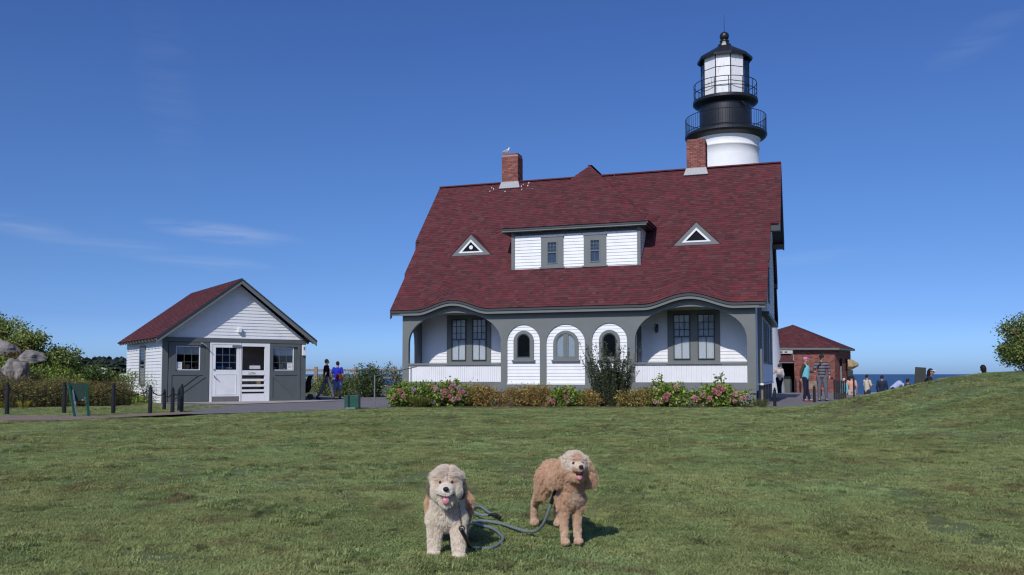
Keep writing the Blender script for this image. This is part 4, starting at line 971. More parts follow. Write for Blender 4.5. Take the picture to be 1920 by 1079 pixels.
# ornamental grass tufts
def tuft_plant(loc, r, h, n, pal, label, name='ornamental_grass', cat='grass'):
    o = empty(name, loc, 0, label, cat); a = rng.uniform(0, 2 * math.pi, n); rr = r * rng.random(n) ** .5 * .35
    P = np.stack([rr * np.cos(a), rr * np.sin(a), np.zeros(n)], 1); lean = rng.uniform(.1, .8, n)
    D = np.stack([np.cos(a) * lean, np.sin(a) * lean, np.ones(n)], 1); D /= np.linalg.norm(D, axis=1, keepdims=True)
    foliage('blades', P, D, h * rng.uniform(.6, 1.1, n), pick(pal, n), o, 0.035, droop=.25); return o
tuft_plant((-3.0, 28.95, 0), .5, .55, 420, [(0.14, 0.15, 0.03), (0.20, 0.17, 0.05), (0.09, 0.12, 0.03)], 'arching yellow green grass clump at the bed edge below the left hydrangeas')
tuft_plant((8.25, 29.3, 0), .5, .42, 240, [(0.10, 0.13, 0.05), (0.16, 0.17, 0.07)], 'thin green grass clump at the right end of the flower bed')
# tall dark wispy shrub
def wispy(loc, label):
    o = empty('tall_dark_shrub', loc, 0, label, 'shrub'); Ps = []; Ds = []; st = MB()
    for i in range(380):
        a = random.uniform(0, 2 * math.pi); r0 = random.uniform(0, .68); ln_ = random.uniform(.7, 2.25) * (1.0 if random.random() < .3 else .72); lean = random.uniform(0.02, .40)
        dx = math.cos(a) * lean; dy = math.sin(a) * lean * .6; b = Vector((math.cos(a) * r0 * .8, math.sin(a) * r0 * .6, 0)); pts = []
        for t in np.linspace(0, 1, 6): pts.append(b + Vector((dx * t * ln_ * (.6 + .5 * t), dy * t * ln_, ln_ * t)) + Vector((random.uniform(-.015, .015), 0, 0)))
        st.tube(pts, [.006, .005, .004, .003, .002, .0015], 4, cap=False)
        nl = int(70 * ln_); tt = rng.random(nl) ** .8
        for t in tt:
            f = t * 5; i0 = min(4, int(f)); p = pts[i0].lerp(pts[i0 + 1], f - i0)
            if t > .62 and random.random() < .45: continue
            Ps.append(p); d = unit(1)[0] + np.array([0, 0, .9]); Ds.append(d / np.linalg.norm(d))
    n = len(Ps); foliage('foliage', np.array(Ps), np.array(Ds), rng.uniform(.055, .10, n), pick(DARKG, n), o, .34); st.build('stems', STEM, o, kind='stuff')
wispy((3.35, 29.9, 0), 'tall dark green wispy shrub in front of the third arched window')

# hedges and roses behind the path
def hedge(loc, w_, d_, h, n, leaf, pal, label, seed, name='hedge_shrub', cat='shrub', group=None, nb=9):
    random.seed(seed); bl = [(random.uniform(-.42, .42) * w_, random.uniform(-.3, .3) * d_, h * random.uniform(.28, .55), w_ * .22, d_ * .35, h * random.uniform(.35, .48)) for _ in range(nb)]
    return shrub(name, loc, bl, n, leaf, pal, label, cat, group, per=16, spread=.10, shell=.5)
hedge((-6.0, 42.3, 0), 2.6, 1.8, 1.75, 6500, .10, DARKG + MIDG, 'tall dark green bush behind the left porch corner', 31, group='bushes along the fence')
hedge((-7.6, 43.0, 0), 2.2, 1.5, 1.25, 5000, .10, MIDG, 'mid green bush just right of the man in the blue shirt', 32, group='bushes along the fence')
hedge((-9.4, 44.2, 0), 2.2, 1.4, 1.15, 4500, .10, MIDG + YG[:2], 'green bush behind the two walking men', 33, group='bushes along the fence')
hedge((-11.4, 47.0, 0), 2.2, 1.3, .80, 3000, .09, MIDG + RED[2:3], 'low scrubby bush below the fence by the shop corner', 34, group='bushes along the fence')
hedge((-3.5, 46.0, 0), 2.6, 1.6, 1.5, 4000, .10, DARKG, 'dark bush seen through the left porch arch', 35, group='bushes along the fence')
# post and rail fence
FE = empty('rail_fence', (-14.5, 50.0, 0), R(2), 'weathered post and rail fence with wire mesh above the sea', 'fence')
for k in range(6):
    MB().box(k * 2.25 + 1.1 - .09, k * 2.25 + 1.1 + .09, -.09, .09, -.1, 1.52).build('post', WOOD, FE, bevel=.015)
    if k < 5:
        for z in (1.32, .90, .45): MB().bar((k * 2.25 + 1.1, 0, z), (k * 2.25 + 3.35, 0, z + random.uniform(-.02, .02)), .07, .11).build('rail', WOOD, FE)
wm = MB()
for k in range(75): wm.box(1.1 + k * .15, 1.106 + k * .15, .09, .096, .1, 1.3)
for k in range(8): wm.box(1.1, 12.3, .0965, .1025, .1 + k * .165, .106 + k * .165)
wm.build('wire_mesh', METAL, FE, kind='stuff')

# rocky mound on the left
def boulder(loc, s, label, seed, m=ROCK, name='boulder'):
    bm_ = bmesh.new(); bmesh.ops.create_icosphere(bm_, subdivisions=4, radius=1); r_ = np.random.default_rng(seed)
    ph_ = r_.uniform(0, 6, (6, 3)); fr_ = r_.uniform(1.2, 3.8, (6, 3))
    pl = [Vector(v) for v in (lambda q: q / np.linalg.norm(q, axis=1, keepdims=True))(r_.normal(size=(24, 3)))]
    for v in bm_.verts:
        p = v.co.copy(); m_ = min(1.0, min((random_cut[0] / max(1e-3, p.dot(q)) if p.dot(q) > .2 else 9) for q, random_cut in zip(pl, [(0.74,)] * 24)))
        d = sum(0.035 * math.sin(fr_[i][0] * 2 * p.x + ph_[i][0]) * math.sin(fr_[i][1] * 2 * p.y + ph_[i][1]) + .006 * math.sin(fr_[i][2] * 9 * p.z + 3 * p.x + ph_[i][2]) for i in range(6))
        v.co = p * (m_ + d)
    me = bpy.data.meshes.new(name); bm_.to_mesh(me); bm_.free(); me.materials.append(m); o = bpy.data.objects.new(name, me); COL.objects.link(o); o.location = loc; o.scale = s; o.rotation_euler = (0, 0, seed)
    return setp(o, label, 'rock')
tz = lambda x, y: float(terrain(x, y))
boulder((-19.3, 32.9, 1.78), (1.05, .7, .78), 'dark shadowed boulder at the top left under the shrubs', 41)
boulder((-18.0, 33.0, 1.66), (.72, .5, .36), 'rounded grey rock at the top of the mound', 42)
boulder((-17.65, 31.2, 1.08), (.62, .5, .72), 'pale cracked ledge low on the left of the mound', 43)
boulder((-18.3, 30.8, tz(-18.3, 30.8) + .05), (.9, .5, .65), 'brownish rock slab at the left photo edge', 44)
boulder((-16.6, 29.4, tz(-16.6, 29.4) + .05), (.42, .3, .38), 'small pale stone behind the leftmost bollard', 45, ROCKL)
MG = 'shrubs on the rocky mound'
hedge((-20.3, 34.3, tz(-20.3, 34.3)), 2.0, 1.2, .8, 2600, .13, YG, 'yellow green shrub at the top left corner of the mound', 51, 'mound_shrub', group=MG)
hedge((-21.2, 35.2, tz(-21.2, 35.2)), 2.0, 1.2, .9, 1800, .13, DARKG + YG[:1], 'darker shrub behind the top of the mound', 52, 'mound_shrub', group=MG)
hedge((-18.9, 33.9, tz(-18.9, 33.9)), 1.7, 1.0, .62, 2600, .12, YG, 'pale leaved shrub just right of the top boulder', 53, 'mound_shrub', group=MG)
hedge((-17.6, 34.0, tz(-17.6, 34.0)), 1.7, 1.0, .60, 2600, .12, YG + MIDG, 'leafy shrub halfway down the mound skyline', 54, 'mound_shrub', group=MG)
hedge((-15.6, 34.6, tz(-15.6, 34.6)), 1.5, .9, .8, 2400, .09, YG + MIDG, 'light green brush between the mound and the shop wall', 56, 'mound_shrub', group=MG)
hedge((-16.5, 34.0, tz(-16.5, 34.0)), 1.6, 1.0, .48, 2200, .11, MIDG, 'low green shrub at the right end of the mound skyline', 55, 'mound_shrub', group=MG)
n = 42000          # ground cover over the mound
Xm = rng.uniform(-26, -13.2, n); Ym = rng.uniform(27.8, 36, n); dd = np.sqrt(((Xm + 21.5) / 7.9) ** 2 + ((Ym - 34) / 6.3) ** 2)
shopd = (Xm + 13.14) * math.cos(R(34)) + (Ym - 33.16) * math.sin(R(34))
k = (dd < .97) & (rng.random(n) < 1.15 - dd * .5) & (shopd < -.25); Xm, Ym = Xm[k], Ym[k]; Zm = terrain(Xm, Ym)
Dm = unit(len(Xm)) * .8 + np.array([0, -.1, .8]); Dm /= np.linalg.norm(Dm, axis=1, keepdims=True)
patch = np.sin(Xm * 1.7 + Ym) + np.sin(Xm * .6 - Ym * 1.9); pc = pick([(0.19, 0.26, 0.045), (0.22, 0.28, 0.055), (0.14, 0.20, 0.04)], len(Xm)); pr_ = pick([(0.17, 0.14, 0.045), (0.14, 0.09, 0.035)], len(Xm)); pc[patch > .9] = pr_[patch > .9]
mc = foliage('mound_ground_cover', np.stack([Xm, Ym, Zm + rng.uniform(0, .10, len(Xm))], 1), Dm, rng.uniform(.08, .17, len(Xm)), pc, None, .4)
setp(mc, 'dense green ground cover spreading over the rocky mound', 'ground cover', kind='stuff')
# tall russet weeds at its foot
n = 900; Xw = rng.uniform(-18.4, -13.6, n * 2); Yw = 28.4 + rng.uniform(0, 1.8, n * 2) + np.clip((Xw + 16) * .75, 0, 9); k = (rng.random(n * 2) < .75) & (((Xw + 13.14) * math.cos(R(34)) + (Yw - 33.16) * math.sin(R(34))) < -.2); Xw, Yw = Xw[k], Yw[k]; st = MB(); Ps = []; Ds = []; Cs = []
for x, y in zip(Xw, Yw):
    h = random.uniform(.55, 1.05) * (1.0 if x < -15.0 else .85); z0 = tz(x, y); lx, ly = random.uniform(-.12, .12), random.uniform(-.12, .12)
    st.tube([(x, y, z0), (x + lx * .5, y + ly * .5, z0 + h * .55), (x + lx, y + ly, z0 + h)], [.006, .005, .003], 3, cap=False)
    for t in rng.uniform(.1, 1.0, 15):
        Ps.append((x + lx * t, y + ly * t, z0 + h * t)); d = unit(1)[0]; d[2] = abs(d[2]) * .7; Ds.append(d / np.linalg.norm(d)); Cs.append(1 if t > .72 else 0)
Cs = np.array(Cs); nn = len(Ps); cA = pick([(0.27, 0.20, 0.075), (0.22, 0.27, 0.06), (0.17, 0.13, 0.06), (.20, .25, .06)], nn); cB = pick([(0.28, 0.17, 0.065), (0.28, 0.28, 0.07), (0.20, 0.11, 0.05), (.17, .22, .05)], nn); cA[Cs == 1] = cB[Cs == 1]
wf = foliage('tall_weeds', np.array(Ps), np.array(Ds), rng.uniform(.06, .13, nn), cA, None, .22); setp(wf, 'tall russet and olive weeds at the foot of the mound', 'weeds', kind='stuff')
wst = st.build('weed_stalks', STEM, wf, kind='stuff')
# yellow flowers
for (x, y, l_) in ((-16.0, 27.9, 'yellow leaved plant nearer the leftmost bollard'), (-15.5, 28.0, 'yellow leaved plant nearer the green board')):
    tuft_plant((x, y, tz(x, y)), .25, .45, 60, [(0.35, 0.30, 0.03), (0.12, 0.15, 0.03)], l_, 'yellow_plant', 'plant')['group'] = 'yellow plants at the mound foot'
# climbing sprigs on the shop's left wall
shrub('wall_creeper', (-13.95, 33.9, 0), [(0, 0, .5, .35, .2, .45), (-.3, .2, .9, .3, .2, .35)], 260, .07, MIDG, 'sparse creeper against the shop side wall', 'plant', stems=6)

# tree at the right edge
TX, TY = 14.75, 25.0; T0 = tz(TX, TY)
TR = empty('small_tree', (TX, TY, T0 - .03), 0, 'leafy light green tree cut by the right photo edge', 'tree')
tk = MB(); tk.tube([(0, 0, 0), (.03, 0, .4), (-.04, .02, .9), (.0, 0, 1.3)], [.09, .075, .06, .03], 8)
for k in range(14):
    a = random.uniform(0, 6.28); r_ = random.uniform(.35, .75); z1_ = random.uniform(.7, 1.6); tk.tube([(0, 0, .3 + .04 * k), (math.cos(a) * r_ * .5, math.sin(a) * r_ * .5, z1_ * .75), (math.cos(a) * r_, math.sin(a) * r_, z1_)], [.035, .022, .008], 5)
tk.build('trunk', STEM, TR, smooth=True)
random.seed(77)
bl = [(random.uniform(-.40, .55), random.uniform(-.45, .45), random.uniform(.55, 1.35), .34, .34, .28) for _ in range(16)] + [(-.12, 0, 1.62, .14, .14, .16), (.25, 0, 1.6, .25, .25, .22), (.3, 0, .35, .4, .4, .3), (.0, 0, .30, .25, .3, .25), (-.22, 0, 1.05, .26, .3, .26)]
P, D, cl = clumped(bl, 22000, 12, .07, .35); foliage('crown', P, D, rng.uniform(.05, .10, len(P)), np.clip(pick(YG + MIDG, len(P)) * (1 + cl[:, None]), .004, .9), TR, .5)
boulder((14.75, 25.6, tz(14.75, 25.6) + .05), (.45, .3, .22), 'pale weathered rock beside the tree on the hill crest', 61, ROCKL)
boulder((20.9, 50.5, -.55), (1.7, 1.0, .75), 'pale ledge of rock right of the brick building', 62, ROCKL, 'rock_ledge')
boulder((22.4, 50.0, -.9), (1.3, .9, .6), 'lower pale ledge stretching towards the sea', 63, ROCKL, 'rock_ledge')
sheet('dirt_path', [(13.4, 35.5), (15.2, 35.6), (17.6, 43), (17.0, 46), (14.6, 40)], 0.024, DIRT)

# far wooded headland and the woodland behind the viewer: cones and lumps of foliage, one mass each
def wood(name, pts, hs, rs_, pal, seg=7):
    Vs = []; Fs = []; Cc = []
    for (x, y, z), h, r_ in zip(pts, hs, rs_):
        b = len(Vs); col = pick([random.choice(pal)], 1)[0]; lv = [(r_, .05), (r_ * 1.05, .3), (r_ * .75, .62), (r_ * .35, .88)]
        for (q, t) in lv:
            for k in range(seg): a = 2 * math.pi * k / seg + q; j = random.uniform(.75, 1.2); Vs.append((x + math.cos(a) * q * j, y + math.sin(a) * q * j, z + h * (t + random.uniform(-.04, .04))))
        Vs.append((x, y, z + h)); 
        for l_ in range(3):
            for k in range(seg): Fs.append((b + l_ * seg + k, b + l_ * seg + (k + 1) % seg, b + (l_ + 1) * seg + (k + 1) % seg, b + (l_ + 1) * seg + k)); Cc.append(col)
        for k in range(seg): Fs.append((b + 3 * seg + k, b + 3 * seg + (k + 1) % seg, b + 4 * seg)); Cc.append(col)
    m_ = MB(); m_.v = Vs; m_.f = Fs; m_.c = [tuple(c) for c in Cc]; o = m_.build(name, FOL, None, kind='stuff', color=True); return o
random.seed(5)
P_ = []; H_ = []; Q_ = []
for i in range(1500):
    x = random.uniform(-1500, -530); y = random.uniform(1250, 1650); ridge = 22 * (1 - abs((x + 900) / 650) ** 2) if x < -560 else 3
    e = ss(np.array((-545 - x) / 60.0)); P_.append((x, y, -14 + 0.012 * (y - 1250) + float(e) * 22)); H_.append(random.uniform(12, 20)); Q_.append(random.uniform(7, 13))
fw_ = wood('far_woodland', P_, H_, Q_, [(0.030, 0.048, 0.030), (0.04, 0.055, 0.035), (0.026, 0.036, 0.03)]); setp(fw_, 'dark wooded headland far across the water at left', 'woodland')
hl = MB(); hv = []
for i in range(25):
    x = -1600 + i * (1080 / 24); top = 9 * float(ss(np.array((-535 - x) / 80.0)))
    hv.append(((x, 1230, -14.5), (x, 1260, -14 + top * 1.2), (x, 1720, top - 4), (x, 1760, -14.5)))
for a, c in zip(hv[:-1], hv[1:]):
    for k in range(3): hl.face([a[k], c[k], c[k + 1], a[k + 1]])
setp(hl.build('far_hill', mat('far_scrub', (.035, .05, .03), .9), smooth=True), kind='structure')
P_ = []; H_ = []; Q_ = []
for i in range(420):
    x = random.uniform(-75, 75); y = random.uniform(-38, -27); P_.append((x, y, 0)); H_.append(random.uniform(5.0, 8.5)); Q_.append(random.uniform(1.4, 2.6))
wb = wood('woodland', P_, H_, Q_, [(0.05, 0.08, 0.03), (0.07, 0.10, 0.04), (0.035, 0.06, 0.025)]); setp(wb, 'mixed trees standing behind the viewer across the lawn', 'woodland')

# ------------------------------------------------------------------ grass blades (uncountable, one object)
tcol = bpy.data.collections.new('grass_templates')
def tuft_tpl(i, nb, r, h0, h1, lean):
    m_ = MB(); r_ = random.Random(100 + i)
    for _ in range(nb):
        a = r_.uniform(0, 6.28); d = r_.uniform(0, r); x, y = math.cos(a) * d, math.sin(a) * d; h = r_.uniform(h0, h1); b = r_.gauss(0, .85); ln_ = r_.uniform(.3, lean) * h; w_ = r_.uniform(.0018, .0034)
        dx, dy = math.cos(b) * ln_, math.sin(b) * ln_; sx, sy = -math.sin(b) * w_, math.cos(b) * w_
        p0, p1 = (x - sx, y - sy, -.005), (x + sx, y + sy, -.005); m0, m1 = (x + dx * .45 - sx * .8, y + dy * .45 - sy * .8, h * .6), (x + dx * .45 + sx * .8, y + dy * .45 + sy * .8, h * .6); t = (x + dx, y + dy, h * r_.uniform(.8, 1.0) - .3 * ln_)
        m_.face([p0, p1, m1, m0]).face([m0, m1, t])
    me = bpy.data.meshes.new('grass_tuft'); me.from_pydata(m_.v, [], m_.f); me.materials.append(BLADE); o = bpy.data.objects.new('grass_tuft_%d' % i, me); tcol.objects.link(o)
for i in range(6): tuft_tpl(i, 24, .070, .008, .024, 3.2)
for i in range(6, 8): tuft_tpl(i, 26, .04, .022, .048, 1.5)
for i in range(8, 10): tuft_tpl(i, 14, .06, .016, .030, 5.0)
def vn(x, y, s, seed):      # cheap value noise
    r_ = np.random.default_rng(seed); g = r_.random((64, 64)); u = x * s + 1000; v = y * s + 1000; i = np.floor(u).astype(int); j = np.floor(v).astype(int); fu = ss(u - i); fv = ss(v - j)
    G = lambda a, b: g[a % 64, b % 64]
    return (G(i, j) * (1 - fu) + G(i + 1, j) * fu) * (1 - fv) + (G(i, j + 1) * (1 - fu) + G(i + 1, j + 1) * fu) * fv
PX = []; SCL = []
for (ya, yb, dens, sc0) in ((3.6, 8, 950, 1.0), (8, 13, 480, 1.1), (13, 20, 230, 1.25), (20, 36, 110, 1.45)):
    xm = .62 * yb + 2.5; n = int((yb - ya) * 2 * xm * dens); x = rng.uniform(-xm, xm, n); y = rng.uniform(ya, yb, n)
    k = np.abs(x) < .62 * y + 2.5; x, y = x[k], y[k]; PX.append(np.stack([x, y], 1)); SCL.append(np.full(len(x), sc0))
PX = np.concatenate(PX); SCL = np.concatenate(SCL); x, y = PX.T
thin = vn(x, y * .7, .9, 1) * .35 + vn(x, y * .7, 2.7, 2) * .35 + vn(x, y * .8, 8, 3) * .3
k = rng.random(len(x)) < np.clip((thin - .24) * 4.2, .12, 1)
# keep off paths, bed, buildings
def seg_keep(x, y):
    edge = np.interp(x, [-30, -10.6, -9.6, -9.0, -7.3, -5.0, -3.8, 8.2, 10.5, 14.5, 19], [20.4, 20.3, 22.0, 23.8, 25.0, 27.6, 29.0, 28.8, 29.2, 31.5, 40])
    left = (x < -9.4) & (y > 22.9) & (y < 31.0 + np.clip(-(x + 11) * .3, 0, 6)) & ~((x > -13.5) & (y > 32))
    return (y < edge) | left
k &= seg_keep(x, y)
# dogs stand on trodden grass: shorter there
x, y, SCL, thin = x[k], y[k], SCL[k], thin[k]; N_ = len(x); z = terrain(x, y)
tall = vn(x, y * 1.2, 1.3, 9); clump = vn(x, y * .7, 4.2, 11) * .6 + vn(x, y * .8, 10.5, 12) * .4; SCL = SCL * (.62 + .80 * clump); flow = vn(x, y, .55, 14) * 14 + vn(x, y, 2.1, 15) * 3.5
idx = rng.integers(0, 6, N_); idx[(tall > .74) & (rng.random(N_) < .55)] = 7; idx[(rng.random(N_) < .16)] = 8 + 0; idx[rng.random(N_) < .08] = 9; idx[(tall > .80) & (rng.random(N_) < .3)] = 6
pm = bpy.data.meshes.new('lawn_grass'); pm.vertices.add(N_); pm.vertices.foreach_set('co', np.stack([x, y, z], 1).astype(np.float32).ravel())
for nm, arr, ty in (('scl', SCL * rng.uniform(.75, 1.2, N_), 'FLOAT'), ('rotz', flow + rng.normal(0, 1.15, N_), 'FLOAT')): pm.attributes.new(nm, ty, 'POINT').data.foreach_set('value', arr.astype(np.float32))
pm.attributes.new('pick', 'INT', 'POINT').data.foreach_set('value', idx.astype(np.int32))
go = bpy.data.objects.new('lawn_grass', pm); COL.objects.link(go); setp(go, 'short trodden lawn grass with brown thatch patches', 'grass', kind='stuff')
ng = bpy.data.node_groups.new('grass', 'GeometryNodeTree'); ng.interface.new_socket('Geometry', in_out='INPUT', socket_type='NodeSocketGeometry'); ng.interface.new_socket('Geometry', in_out='OUTPUT', socket_type='NodeSocketGeometry')
N = ng.nodes; gi = N.new('NodeGroupInput'); gout = N.new('NodeGroupOutput'); iop = N.new('GeometryNodeInstanceOnPoints'); ci = N.new('GeometryNodeCollectionInfo'); ci.inputs['Collection'].default_value = tcol; ci.inputs['Separate Children'].default_value = True; ci.inputs['Reset Children'].default_value = True
def na(nm, ty): a = N.new('GeometryNodeInputNamedAttribute'); a.data_type = ty; a.inputs['Name'].default_value = nm; return a.outputs['Attribute']
cx_ = N.new('ShaderNodeCombineXYZ'); e2r = N.new('FunctionNodeEulerToRotation'); lk = ng.links.new
mp_ = N.new('GeometryNodeMeshToPoints'); lk(gi.outputs[0], mp_.inputs['Mesh']); lk(mp_.outputs['Points'], iop.inputs['Points']); lk(ci.outputs[0], iop.inputs['Instance']); iop.inputs['Pick Instance'].default_value = True; lk(na('pick', 'INT'), iop.inputs['Instance Index'])
lk(na('rotz', 'FLOAT'), cx_.inputs['Z']); lk(cx_.outputs[0], e2r.inputs[0]); lk(e2r.outputs[0], iop.inputs['Rotation']); lk(na('scl', 'FLOAT'), iop.inputs['Scale']); lk(iop.outputs[0], gout.inputs[0])
gm = go.modifiers.new('grass', 'NODES'); gm.node_group = ng

# ------------------------------------------------------------------ street furniture
def bollard(loc, h=.82, label='', group='black bollards with rope on the left lawn'):
    o = empty('bollard', loc, 0, label, 'bollard', group)
    MB().lathe([(.055, -.1), (.055, h - .10), (.048, h - .09), (.048, h - .06), (.06, h - .055), (.06, h - .03), (.02, h - .01)], 12).build('post', BLACK, o)
    MB().lathe([(.018, h - .015), (.035, h), (.035, h + .02), (.01, h + .05)], 10, cap=True).build('finial', BLACK, o); return o
LB = [((-13.55, 23.7), .82, 'leftmost bollard at the photo edge'), ((-12.27, 24.2), .82, 'bollard half hidden behind the tilted green board'), ((-10.97, 24.3), .80, 'bollard alone in front of the weeds, third from the left'), ((-10.12, 24.7), .76, 'bollard in front of the shop side wall'), ((-10.75, 27.3), .60, 'bollard against the shop corner board'), ((-9.61, 25.0), .70, 'bollard left of the close pair by the shop'), ((-9.95, 26.4), .65, 'rear bollard of the close pair by the shop'), ((-9.50, 25.4), .78, 'bollard carrying the sloping handrail')]
LBo = [bollard((x, y, tz(x, y)), h, l_) for (x, y), h, l_ in LB]
ROPEB = mat('black_rope', (.015, .015, .016), .95, .2, 30, spec=.05)
def rope(a, b, sag, label, r=.014, m=None):
    a, b = Vector(a), Vector(b); mb = MB(); mb.tube([a.lerp(b, t) - Vector((0, 0, sag * 4 * t * (1 - t))) for t in np.linspace(0, 1, 13)], r, 6); o = mb.build('barrier_rope', m or ROPEB); return setp(o, label, 'rope', 'ropes slung between the left bollards')
tp = lambda i, d=.08: (LB[i][0][0], LB[i][0][1], LB[i][1] - d)
rope((-15.2, 23.4, .74), tp(0), .22, 'rope leaving the leftmost bollard towards the photo edge')
rope(tp(0), tp(1), .25, 'rope between the leftmost bollard and the green board'); rope(tp(1), tp(2), .25, 'rope from the green board to the third bollard'); rope(tp(2), tp(3), .18, 'rope in front of the end of the weeds')
rope(tp(3), tp(4), .12, 'rope crossing the shop corner'); rope(tp(4), tp(5), .15, 'rope dipping in front of the barn door'); rope(tp(5), tp(6), .10, 'short rope at the close pair of bollards')
hr = MB(); hr.tube([(-9.50, 25.4, .70), (-9.03, 25.4, 1.06)], .022, 8).tube([(-9.03, 25.4, 1.06), (-9.01, 25.4, 1.04)], .022, 8); o = hr.build('sloping_handrail', BLACK); setp(o, 'short black handrail rising from the bollard by the shop', 'handrail')
for (x, y, h, l_) in ((8.90, 29.9, .60, 'bollard beside the right corner of the house'), (11.75, 34.3, .62, 'bollard in front of the man in the striped sweater')): bollard((x, y, tz(x, y)), h, l_, 'bollards on the right path')
for (x, l_) in ((16.9, 'leftmost of three bollards before the brick building'), (17.17, 'middle of three bollards before the brick building'), (17.45, 'rightmost of three bollards before the brick building')): bollard((x, 53.4, 0), .75, l_, 'bollards on the right path')
PF = empty('black_picket_fence', (13.85, 38.0, -.05), R(-25), 'cluster of black pickets where the dirt path starts', 'fence')
for k in range(7): MB().box(k * .075, k * .075 + .062, -.02 * (k % 2), .03, 0, .92 - .03 * (k % 3)).build('picket', BLACK, PF)
P2_ = MB().box(-.03, .03, -.03, .03, -.3, 1.05).build('path_post', BLACK); P2_.location = (15.5, 40, -.05); setp(P2_, 'thin black post beside the man in the peach shirt', 'post')
# tilted green board seen from behind
GB = empty('green_sign_board', (-11.05, 22.55, 0), R(8), 'green framed notice board leaning on its legs, seen from behind', 'sign')
MB().bar((-.11, 0, .88), (-.10, .03, .42), .40, .02, up=(1, 0, 0)) 
b_ = MB(); b_.face([(-.22, -.01, .86), (.18, -.01, .86), (.20, .02, .42), (-.20, .02, .42)]).face([(-.22, .015, .86), (-.20, .045, .42), (.20, .045, .42), (.18, .015, .86)]).face([(-.22, -.01, .86), (-.22, .015, .86), (.18, .015, .86), (.18, -.01, .86)]).face([(-.20, .02, .42), (.20, .02, .42), (.20, .045, .42), (-.20, .045, .42)]); b_.build('board', DKGREEN, GB)
for (a, c, m_) in (((-.26, -.03, .88), (-.02, -.22, -.02), GREEN), ((.16, -.03, .86), (.30, -.20, -.02), GREEN)): MB().bar(a, c, .055, .03).build('leg', m_, GB)
for (a, c) in (((-.16, -.02, .70), (.04, -.24, -.02)), ((.14, -.03, .50), (.20, .30, -.02))): MB().bar(a, c, .03, .03).build('strut', METAL, GB)
for x, z in ((-.02, .38), (.05, .02), (.16, .45), (.29, .02)): MB().box(x - .018, x + .018, -.26, -.22, z - .018, z + .018).build('bracket', METAL, GB)
# green box with straps
GX = empty('green_bin', (-5.08, 28.1, 0), R(6), 'small green bin with dark straps standing on the path', 'bin')
MB().box(-.24, .24, -.16, .16, 0.02, .40).build('bin_body', GREEN, GX, bevel=.02); MB().box(-.255, .255, -.175, .175, .401, .43).build('lid', GREEN, GX, bevel=.01)
for x in (-.13, .20): MB().box(x, x + .045, -.185, .185, .0, .44).build('strap', BLACK, GX)
MB().box(-.2, .1, -.20, -.15, 0, .05).build('foot', METAL, GX)
# metal handrail up to the porch
HR = empty('metal_handrail', (-4.50, 28.9, 0), 0, 'thin grey metal handrail running from a post up to the left porch', 'handrail')
MB().tube([(0, 0, 0), (0, 0, 1.06)], .022, 8).build('post', METAL, HR); MB().tube([(0, 0, 1.03), (.95, 4.0, 1.38)], .018, 8).build('rail', METAL, HR); MB().tube([(.80, 3.4, 0.2), (.80, 3.4, 1.45)], .022, 8).build('post', METAL, HR)
# dark board on the hill
SB = empty('dark_info_board', (15.2, 33.0, tz(15.2, 33)), R(-8), 'tilted dark board standing on the hillside above the sea', 'sign')
o = MB().box(-.19, .19, -.03, .02, .30, 1.36 - tz(15.2, 33)).build('board', mat('slate_board', (.035, .037, .03), .6), SB, bevel=.008); o.rotation_euler = (0, R(4), 0)
for x in (-.15, .15): MB().box(x - .02, x + .02, .021, .05, -.1, .8).build('leg', BLACK, SB)
# bench-like planter behind the couple
PT = empty('wooden_bench', (15.1, 44.2, 0), R(4), 'khaki bench partly hidden between the pink cap and the striped sweater', 'bench')
MB().box(-.38, .38, -.2, .2, .36, .42).build('seat', WOOD, PT); MB().box(-.38, .38, .16, .2, .42, .75).build('backrest', WOOD, PT)
for x in (-.33, .33): MB().box(x - .03, x + .03, -.18, .18, 0, .36).build('leg', BLACK, PT)

